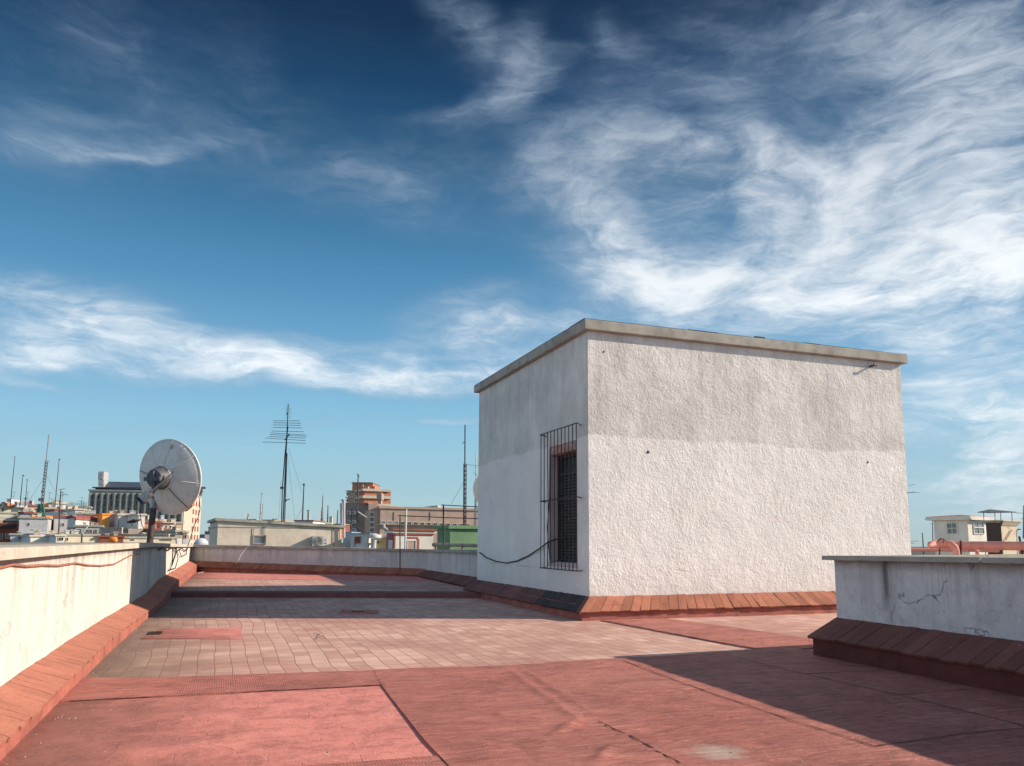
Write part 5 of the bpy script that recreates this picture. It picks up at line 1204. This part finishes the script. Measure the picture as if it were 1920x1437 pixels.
for j, y in enumerate((959, 975.5, 991)):
    for i in range(2):
        a = thing('air_conditioner', f'white air conditioner, {("upper", "middle", "lower")[j]} row, {("left", "right")[i]} one, on the shaded brown wing', 'air conditioner', f2.pt(658 + i * 9, y + 6), 'air conditioners on the dark brown wing')
        mb = MB(); x = 654 + i * 9; f2.box(mb, x, y, x + 7.6, y + 6.4, -.6, -.03); cb = mb.build('casing', M_GREYW, a); c0 = f2.pt(x + 2.8, y + 3.2) - f2.n * .62
        mb = MB(); mb.lathe(c0, f2.n, [(.19, 0), (.17, -.02), (0, -.02)], 12); mb.build('fan', M_TAND, cb)
f3 = Face(691, 713, 108, -20); mb = MB()
P3 = lambda x, y, d=0: f3.pt(x, y) + f3.n * d
zt = f3.uv(700, 944)[1]; mb.obox(f3.P(0, -22, .0), f3.t * f3.w, f3.n * 12, ZUP * (f3.uv(700, 957)[1] + 22))
a, b, c, d_ = P3(691, 944), P3(708, 944), P3(714, 955), P3(691, 957); dv = f3.n * 12
mb.add([a, b, c, d_, a + dv, b + dv, c + dv, d_ + dv], [(3, 2, 1, 0), (4, 5, 6, 7), (0, 1, 5, 4), (1, 2, 6, 5)]); mb.build('stair_wing', M_TAN, bc)
for j in range(4):
    y = 960.5 + j * 9.6; window(f3, bc, 692.5, y, 702, y + 9, M_HOTELL, M_GLASS, 0, fw=.10)
for (x0, x1, yt, yb, lab) in ((744, 758, 952.5, 957, 'plant box'), (800.5, 811, 952.5, 958, 'plant box'), (811, 823, 950, 960, 'plant room'), (856, 890, 958.5, 963, 'plant room')):
    mb = MB(); f.box(mb, x0, yt, x1, yb, 3, 8); mb.build('roof_plant', M_TAND, bc)
mb = MB(); mb.tube([f.pt(817, 960) + f.n, f.pt(824, 951) + f.n, f.pt(840, 961) + f.n], .35, 5); mb.tube([f.pt(824, 951) + f.n, f.pt(824, 951) + f.n * 8], .3, 5); mb.build('white_gable_trim', M_HOTELL, bc)
# striped tower
st = thing('striped_tower', 'brick and white striped apartment tower above the brown office building', 'building', at_d(705, 1000, 150))
f4 = Face(681, 731, 146, -26); mb = MB(); zt = f4.uv(706, 918)[1]; mb.obox(f4.P(0, -22, 0), f4.t * f4.w, f4.n * 12, ZUP * (zt + 22)); mb.build('wall', M_BRICK, st)
mb = MB()
for (y0, y1) in ((917.2, 921.8), (930, 935.3), (944.5, 949.5), (958, 962)): f4.box(mb, 679.5, y0, 731.6, y1, -.35, 11.8)
mb.build('white_bands', M_HOTELL, st)
f5 = Face(648, 682, 150, 10); mb = MB(); mb.obox(f5.P(0, -22, .5), f5.t * f5.w, f5.n * 10, ZUP * (f5.uv(665, 920.5)[1] + 22)); mb.build('shaded_wing', M_TAN, st)
for (x0, x1) in ((650, 657), (664.5, 672), (674, 679)):
    for y in (923, 935.5):
        ff = Face(648, 682, 149.9, 10); ff.o = f5.o + f5.n * .5; window(ff, st, x0, y, x1, y + 7, M_HOTELL, M_GLASS, 1, fw=.12)
mb = MB(); f5.box(mb, 647, 919.5, 682, 921, .2, 10); f5.box(mb, 647, 931.5, 682, 933.5, .2, .49); mb.build('wing_bands', M_HOTELL, st)
f6 = Face(660, 699, 153, 0); mb = MB(); f6.box(mb, 660.5, 906.5, 699, 920, 0, 8); mb.build('roof_block', M_BRICK, st); mb = MB(); f6.box(mb, 659.5, 904.8, 700, 906.4, -.3, 8.3); mb.build('roof_slab', M_TAND, st)
mb = MB(); f6.box(mb, 679, 909, 683, 918, -1, -.02); f6.box(mb, 686, 913, 693, 918, -1.5, -.02); f6.box(mb, 700, 912, 703, 919, 0, 1.5); mb.build('roof_clutter', M_LINT, st)
f7 = Face(706, 716, 140, 0); mb = MB(); f7.box(mb, 706, 926, 715.5, 937, 0, 2.6); f7.box(mb, 708, 937, 713.5, 950, .5, 2.2); f7.box(mb, 707.3, 924, 714.3, 926, .3, 2.3); ch = thing('vent_shaft', 'brown flared vent shaft in front of the striped tower', 'vent', at_d(711, 950, 140)); mb.build('shaft', M_TAN, ch)

# white hut, blue wall, vent, yellow wall
r_, f = building('rooftop_shed', 'small white roof shed with one dark window right of the white flue', 'shed', 658, 692, 1001.5, 31, 3, M_WHITE, 0, M_COPE, lip=.03, lipo=.04); window(f, r_, 664.5, 1006, 677, 1019.5, M_TAN, M_BRICKD, 0, fw=.03)
mb = MB(); f.box(mb, 663.5, 1014, 666.5, 1025, -.012, -.002); mb.build('rust_stain', M_LINT, r_)
mb = MB(); mb.tube([f.pt(690.6, 1003) - f.n * .03, f.pt(690.6, 1027) - f.n * .03], .012, 5); mb.build('downpipe', M_REDT, r_)
building('rooftop_shed', 'low blue wall between the white flue and the white shed', 'wall', 646, 659, 998.5, 33.5, 2, M_BLUEW, 0, M_BLUEW, lip=.02, lipo=.01)
vt = thing('roof_vent', 'pale cylinder vent with a wide cap beside the white shed', 'vent', at_d(700, 1028, 29)); k = 29 / 1576.
mb = MB(); mb.lathe(at_d(700, 1030, 29), ZUP, [(5.5 * k, 0), (5.5 * k, 20 * k), (6.2 * k, 21 * k)], 16); mb.build('stem', M_GREYW, vt)
mb = MB(); mb.lathe(at_d(701, 1009.5, 29), ZUP, [(0, 0), (10.6 * k, 0), (11 * k, .5 * k), (11 * k, 6.5 * k), (10 * k, 7.5 * k), (6 * k, 8 * k), (5 * k, 9.5 * k), (0, 9.6 * k)], 18); mb.build('cap', M_GREYW, vt)
r_, f = building('rooftop_shed', 'low yellowish wall left of the red and white roof house', 'wall', 705, 728, 1011, 31.5, 2, M_YELL, 0, M_COPE, lip=.03, lipo=.03); window(f, r_, 707, 1014, 712, 1020, M_WHITE, M_GLASS, 0)
# red and white house
r_, f = building('rooftop_house', 'white roof house with dark red trim and an orange tile edge', 'building', 739, 813, 1000.5, 30, .75, M_WHITE, -30, M_WHITE, lip=.10, lipo=.08)
mb = MB(); f.box(mb, 738.5, 1001, 813, 1003.4, -.05, -.004); f.box(mb, 739, 1003, 741.5, 1028, -.012, -.003); mb.build('red_trim', M_REDT, r_)
mb = MB()
n = 26
for i in range(n):
    u = -.12 + (f.w + .24) * i / n; mb.tube([f.P(u + .03, f.zt + .135, -.16), f.P(u + .03, f.zt + .16, .3)], .032, 6)
mb.obox(f.P(-.1, f.zt + .104, -.10), f.t * (f.w + .2), f.n * .95, ZUP * .03); mb.build('roof_tiles', M_ROOFR, r_)
wn_ = window(f, r_, 763, 1013, 780, 1032, M_WHITE, M_GREYW, 0, fw=.03); mb = MB(); f.box(mb, 765, 1015.5, 775.5, 1032, -.02, -.012); mb.build('shutter', M_TAN, wn_)
mb = MB(); f.box(mb, 762, 1007, 784, 1010.5, -.02, -.004); f.box(mb, 781.5, 1010.6, 786, 1032, -.02, -.004); mb.build('window_trim', M_REDT, r_)
fl = side(f, .75); mb = MB(); mb.obox(fl.P(0, -22, -.012), fl.t * .75, fl.n * .010, ZUP * (f.zt + 22)); mb.build('side_wall', M_REDT, r_); mb = MB(); fl.box(mb, 729, 1013, 737, 1030, -.03, -.014); mb.build('door', M_WHITE, r_)
mb = MB(); a, b = at_d(712, 1012, 31), at_d(742, 1001, 30.3); mb.obox(a, b - a, FH * .5, ZUP * .06); mb.build('side_eave', M_WHITE, r_)
# green box
r_, f = building('rooftop_house', 'green painted flat roofed box building left of the hut', 'building', 844, 960, 992.5, 28.5, 1.3, M_GREENB, -26, M_GREENB, lip=.12, lipo=.10)

# duct lying behind the parapet
du = thing('duct_pipe', 'beige jointed duct lying along the parapet in front of the green building', 'pipe', at_d(850, 1024, 25.5)); k = 25.5 / 1576.
a, b = at_d(812, 1021.5, 26.5), at_d(925, 1023.5, 25); MB().tube([a, b], 3.7 * k, 14).build('pipe', M_BEAD, du)
mb = MB()
for t in (.02, .30, .52, .70, .9): p = a.lerp(b, t); mb.tube([p, p + (b - a).normalized() * .03], 4.3 * k, 14)
mb.build('flanges', M_TAND, du); mb = MB()
for t in (.05, .5, .95): p = a.lerp(b, t); mb.tube([p - ZUP * 1.0, p], .03, 6)
mb.build('supports', M_TAND, du)
# pole frames and white pole
for (xv, yt, yb, xe, ye, D, m_, lab) in ((750, 967, 1072, 935, 974, 21.0, M_IRON, 'dark low pole frame rising from the back parapet left of the hut'), (831.5, 947, 1022, 935, 952, 24.5, M_IRON, 'taller grey pole frame between the white pole and the hut')):
    pf = thing('clothes_line_frame', lab, 'pole frame', at_d(xv, yb, D)); k = D / 1576.
    MB().tube([at_d(xv, yb if D > 22 else 1068, D), at_d(xv, yt, D)], 1.1 * k if D < 22 else 1.6 * k, 8).build('post', m_, pf)
    MB().tube([at_d(xv - 4, yt, D), at_d((xv + xe) / 2, (yt + ye) / 2 + .6, D), at_d(xe, ye, D)], .9 * k, 8).build('crossbar', m_, pf)
wp = thing('vent_pole', 'slim white vent pipe standing between the striped tower and the green building', 'pipe', at_d(760, 1030, 27)); MB().tube([at_d(759.5, 1032, 27), at_d(761.5, 957, 27)], 2.0 * 27 / 1576, 10).build('pipe', M_WHITE, wp)
mb = MB(); mb.lathe(at_d(761.5, 956.5, 27), ZUP, [(.045, 0), (.045, .02), (0, .03)], 10); mb.build('cap', M_STEEL, wp)
for (x0, y0, x1, y1, D, lab) in ((671, 960, 687.5, 970.5, 40, 'white tipped bar aerial in front of the shaded brown wing'),):
    r_ = thing('bar_aerial', lab, 'antenna', at_d(655, 1020, D)); MB().tube([at_d(x0, y0, D), at_d(x1, y1, D)], .03, 6).build('arm', M_WHITE, r_)
    mb = MB(); mb.tube([at_d(654.5, 1020, D), at_d(660, 952, D)], .02, 5); mb.tube([at_d(668, 1000, D), at_d(671, 925, D)], .022, 5); mb.tube([at_d(649, 985, D), at_d(682, 986, D)], .012, 4); mb.tube([at_d(652, 1001, D), at_d(658, 1001, D)], .015, 4); mb.build('poles', M_IRON, r_)
tvl = thing('roof_lamp', 'grey floodlight arm on the roof of the red trimmed house', 'lamp', at_d(724, 1000, 31)); mb = MB(); mb.tube([at_d(727, 995, 31), at_d(720, 989, 31)], .05, 8); mb.tube([at_d(720, 992, 31), at_d(719, 984, 31)], .06, 8); mb.build('lamp', M_GREY, tvl)

# ------------------------------------------------------------------ right side beyond the hut
k = 16 / 1576.
def pipe_run(pts, r, root, name='pipe'): return MB().tube(pts, r, 16).build(name, M_PINKP, root)
big_p = thing('pink_pipe', 'thick pink painted pipe with a rounded end behind the right parapet', 'pipe', at_d(1830, 1035, 16))
D = 15.5; kk = D / 1481.
pts = [at_d(1990, 1025, D - .9), at_d(1920, 1024, D - .5), at_d(1800, 1023, D + .1), at_d(1770, 1021.5, D + .15), at_d(1755, 1020.5, D + .1), at_d(1746, 1022, D), at_d(1742, 1024, D - .15)]
MB().tube(pts, [8 * kk, 8 * kk, 7.8 * kk, 7.9 * kk, 8 * kk, 6.8 * kk, 3 * kk], 18).build('pipe', M_PINKP, big_p)
el = [at_d(1757, 1022, D - .3), at_d(1772, 1018.5, D - .35), at_d(1783, 1020, D - .4), at_d(1790, 1026, D - .42), at_d(1793, 1034, D - .42), at_d(1793, 1052, D - .42)]
MB().tube(el, 6 * kk, 14).build('elbow', M_PINKP, big_p)
mb = MB()
for p in ((1767, 1014),): mb.tube([at_d(1758, 1015, D - .2), at_d(1764, 1010.5, D - .3), at_d(1771, 1012, D - .4), at_d(1769, 1018, D - .5)], 1.3 * kk, 6)
mb.tube([at_d(1801.5, 1014, D - .4), at_d(1801.5, 1040, D - .4)], 2.0 * kk, 8); mb.tube([at_d(1762, 1028, D - .3), at_d(1762, 1050, D - .3)], 1.3 * kk, 8); mb.tube([at_d(1917, 1028, D - .4), at_d(1917, 1050, D - .4)], 3 * kk, 8)
mb.build('brackets', M_KERB_D, big_p)
D2 = 17.5; k2 = D2 / 1481.
sp2 = thing('pink_pipe', 'thinner jointed pink pipe running low behind the thick one', 'pipe', at_d(1780, 1036, D2))
MB().tube([at_d(1695, 1030.5, D2), at_d(1790, 1031.5, D2), at_d(1872, 1033, D2)], 3.4 * k2, 12).build('pipe', M_PINKP, sp2)
mb = MB()
for x in (1724, 1747, 1848, 1870): mb.tube([at_d(x, 1031.5, D2), at_d(x + 2, 1031.6, D2)], 4.0 * k2, 12)
for x in (1747, 1848): mb.tube([at_d(x, 1034, D2), at_d(x, 1052, D2)], 1.2 * k2, 6)
mb.build('joints', M_PINKP, sp2)
mb = MB(); mb.tube([at_d(1812, 1032, D2 - .6), at_d(1824, 1030, D2 - .6), at_d(1832, 1034, D2 - .6), at_d(1834, 1050, D2 - .6)], 3.4 * k2, 12); mb.build('elbow', M_PINKP, sp2)
# white hut with two windows
r_, f = building('rooftop_house', 'small white roof house with two four pane windows at right', 'building', 1815.5, 1853, 977, 33, 1.4, M_WHITE, -35, M_WHITE, lip=.02, lipo=.02)
window(f, r_, 1824, 978.5, 1844, 1002, M_WHITE, M_GLASS_B, 1, fw=.035); mb = MB(); f.box(mb, 1824, 988.5, 1844, 990.5, -.06, -.012); mb.build('window_bar', M_WHITE, r_)
fl = side(f, 1.4); zt = f.zt
window(fl, r_, 1775, 980, 1796, 1002.5, M_WHITE, M_GLASS_B, 1, fw=.04); mb = MB(); fl.box(mb, 1775, 990, 1796, 991.5, -.06, -.012); mb.build('window_bar', M_WHITE, r_)
mb = MB()   # slab roof following both faces, then a low pink tiled rise
h0 = zt + .024; Pc = f.P(-.22, 0, -.22); Pr = f.P(f.w + .22, 0, -.22); Pl = f.P(-.22, 0, 1.62)
Pr2 = f.P(f.w + .22, 0, 1.62); Pl2 = (Pl + Pr2) / 2
pl = [Pl, Pc, Pr, Pr2]; n = 4; hh = f.uv(1830, 969)[1] - zt - .024
mb.add([Vector((p.x, p.y, h0)) for p in pl] + [Vector((p.x, p.y, h0 + hh)) for p in pl], [(3, 2, 1, 0), (4, 5, 6, 7)] + [(i, (i + 1) % n, (i + 1) % n + n, i + n) for i in range(n)]); mb.build('roof_fascia', M_WHITE, r_)
mb = MB(); ce_ = sum(pl, Vector()) / 4; mb.add([Vector((p.x, p.y, h0 + hh + .003)) for p in pl] + [Vector((ce_.x, ce_.y, h0 + hh + .10))], [(i, (i + 1) % n, 4) for i in range(n)]); mb.build('roof_tiles', M_ROOFR, r_)
# water tank with canopy
r_, f = building('water_tank_hut', 'rust stained cream and dark board hut under a thin canopy at the right', 'hut', 1878, 1907, 981, 31, .55, M_RUSTY, -35, M_COPE, lip=.05, lipo=.05)
fl = side(f, .55); mb = MB(); mb.obox(fl.P(0, -22, -.014), fl.t * .55, fl.n * .012, ZUP * (f.zt + 22)); mb.build('board_wall', M_DARKW, r_)
mb = MB(); mb.add([f.P(-.1, f.zt + .06, -.14), f.P(f.w + .12, f.zt + .06, -.14), f.P(f.w + .02, f.zt - .12, -.02), f.P(0, f.zt - .12, -.02)], [(0, 3, 2, 1)]); mb.obox(f.P(-.12, f.zt + .055, -.15), f.t * (f.w + .28), f.n * .8, ZUP * .05); mb.build('stained_rim', M_RUSTY, r_)
mb = MB(); mb.tube([f.pt(1883, 1013) - f.n * .06, f.pt(1894, 994) - f.n * .06], .025, 5); mb.build('brace', M_LINT, r_)
cn = thing('canopy', 'thin dark canopy sheet on slender posts above the rust stained hut', 'canopy', at_d(1870, 978, 31))
a, b, c, d_ = at_d(1833, 961.5, 31.5), at_d(1857, 962.5, 30.2), at_d(1906, 961.5, 30.6), at_d(1872, 958.2, 32.6); e_ = at_d(1856, 956.5, 32.8); up = ZUP * .03
vs = [a, b, c, d_, e_]; mb = MB(); mb.add(vs + [v + up for v in vs], [(0, 1, 2, 3, 4)[::-1], (5, 6, 7, 8, 9)] + [(i, (i + 1) % 5, (i + 1) % 5 + 5, i + 5) for i in range(5)]); fix_normals(mb.build('sheet', M_HOTELD, cn))
for x, y0, D in ((1844, 961, 31.4), (1865, 960.5, 31.8), (1876, 960, 30.9), (1897, 961, 30.8)):
    MB().tube([at_d(x, y0, D), at_d(x + 1, 980, D)], .013, 6).build('post', M_IRON, cn)
lmp = thing('street_light', 'small hooked lamp beside the rust stained hut at the right edge', 'lamp', at_d(1907, 1030, 29)); MB().tube([at_d(1908, 1040, 29), at_d(1906, 1000, 29), at_d(1907, 994, 29), at_d(1912, 993, 29)], .013, 6).build('pole', M_STEEL, lmp); mb = MB(); c = at_d(1911, 993.5, 29); mb.obox(c - RH * .04, RH * .1, FH * .05, ZUP * .03); mb.build('head', M_IRON, lmp)
r_ = thing('roof_cowl', 'dark little cowl at the right edge beside the rust stained hut', 'vent', at_d(1912, 1012, 28)); MB().tube([at_d(1913, 1016, 28), at_d(1911, 1006, 28)], .035, 8).build('cowl', M_DARKW, r_)

# unseen added block that throws the shade over the back right corner of the terrace (stands beyond the hut)
r_ = thing('shade_block', 'lower unseen white block behind the big white hut, added to cast shade', 'hut', (9, 20, 0)); mb = MB(); mb.box((7.6, 15.05, -.3), (11.0, 21.1, 2.42)); mb.build('wall', M_WHITE, r_); mb = MB(); mb.box((7.58, 15.0, 2.423), (11.1, 21.15, 2.53)); mb.build('roof', M_COPE, r_)
slab('rear_roof_floor', [(5.3, 11), (14.5, 11), (14.5, 21), (5.3, 21)], -.01, -.35, M_FLOOR)
# own building below the terrace
own = thing('apartment_building', 'the building whose flat roof this terrace is', 'building', (5, 8, -22)); mb = MB(); mb.add([(-3.6, -4, -22), (14.4, -4, -22), (14.4, 21, -22), (5.2, 20.5, -22), (-1.1, 26, -22), (-3.6, 26, -22), (-3.6, -4, -.36), (14.4, -4, -.36), (14.4, 21, -.36), (5.2, 20.5, -.36), (-1.1, 26, -.36), (-3.6, 26, -.36)],
    [(0, 1, 7, 6), (1, 2, 8, 7), (2, 3, 9, 8), (3, 4, 10, 9), (4, 5, 11, 10), (5, 0, 6, 11), (6, 7, 8, 9, 10, 11)]); fix_normals(mb.build('wall', M_CREAM, own))

# debris on the floor
mb = MB()
for i in range(420):
    if random.random() < .5: x = -.84 + abs(random.gauss(0, .14)); y = random.uniform(3, 12)
    else: x = random.uniform(-.8, 5); y = random.uniform(3, 13)
    r = random.uniform(.002, .007); c = Vector((x, y, .018 + r * .3)); a = random.random() * 6
    v = [c + Vector((math.cos(a + t) * r * random.uniform(.6, 1.5), math.sin(a + t) * r * random.uniform(.6, 1.5), -r * .3)) for t in (0, 1.6, 3.1, 4.7)]
    mb.add(v + [c + ZUP * r * .7], [(0, 1, 4), (1, 2, 4), (2, 3, 4), (3, 0, 4)])
mb.build('floor_debris', M_DEBRIS, kind='stuff')
tw = thing('dry_twig', 'small dry twig lying on the tiles in the middle of the terrace', 'twig', at_z(600, 1195))
for pts in ([(588, 1187), (600, 1192), (612, 1197)], [(600, 1192), (594, 1198)], [(598, 1191), (604, 1186)]): MB().tube([at_z(*p, .012) for p in pts], .003, 5).build('branch', M_TAND, tw)
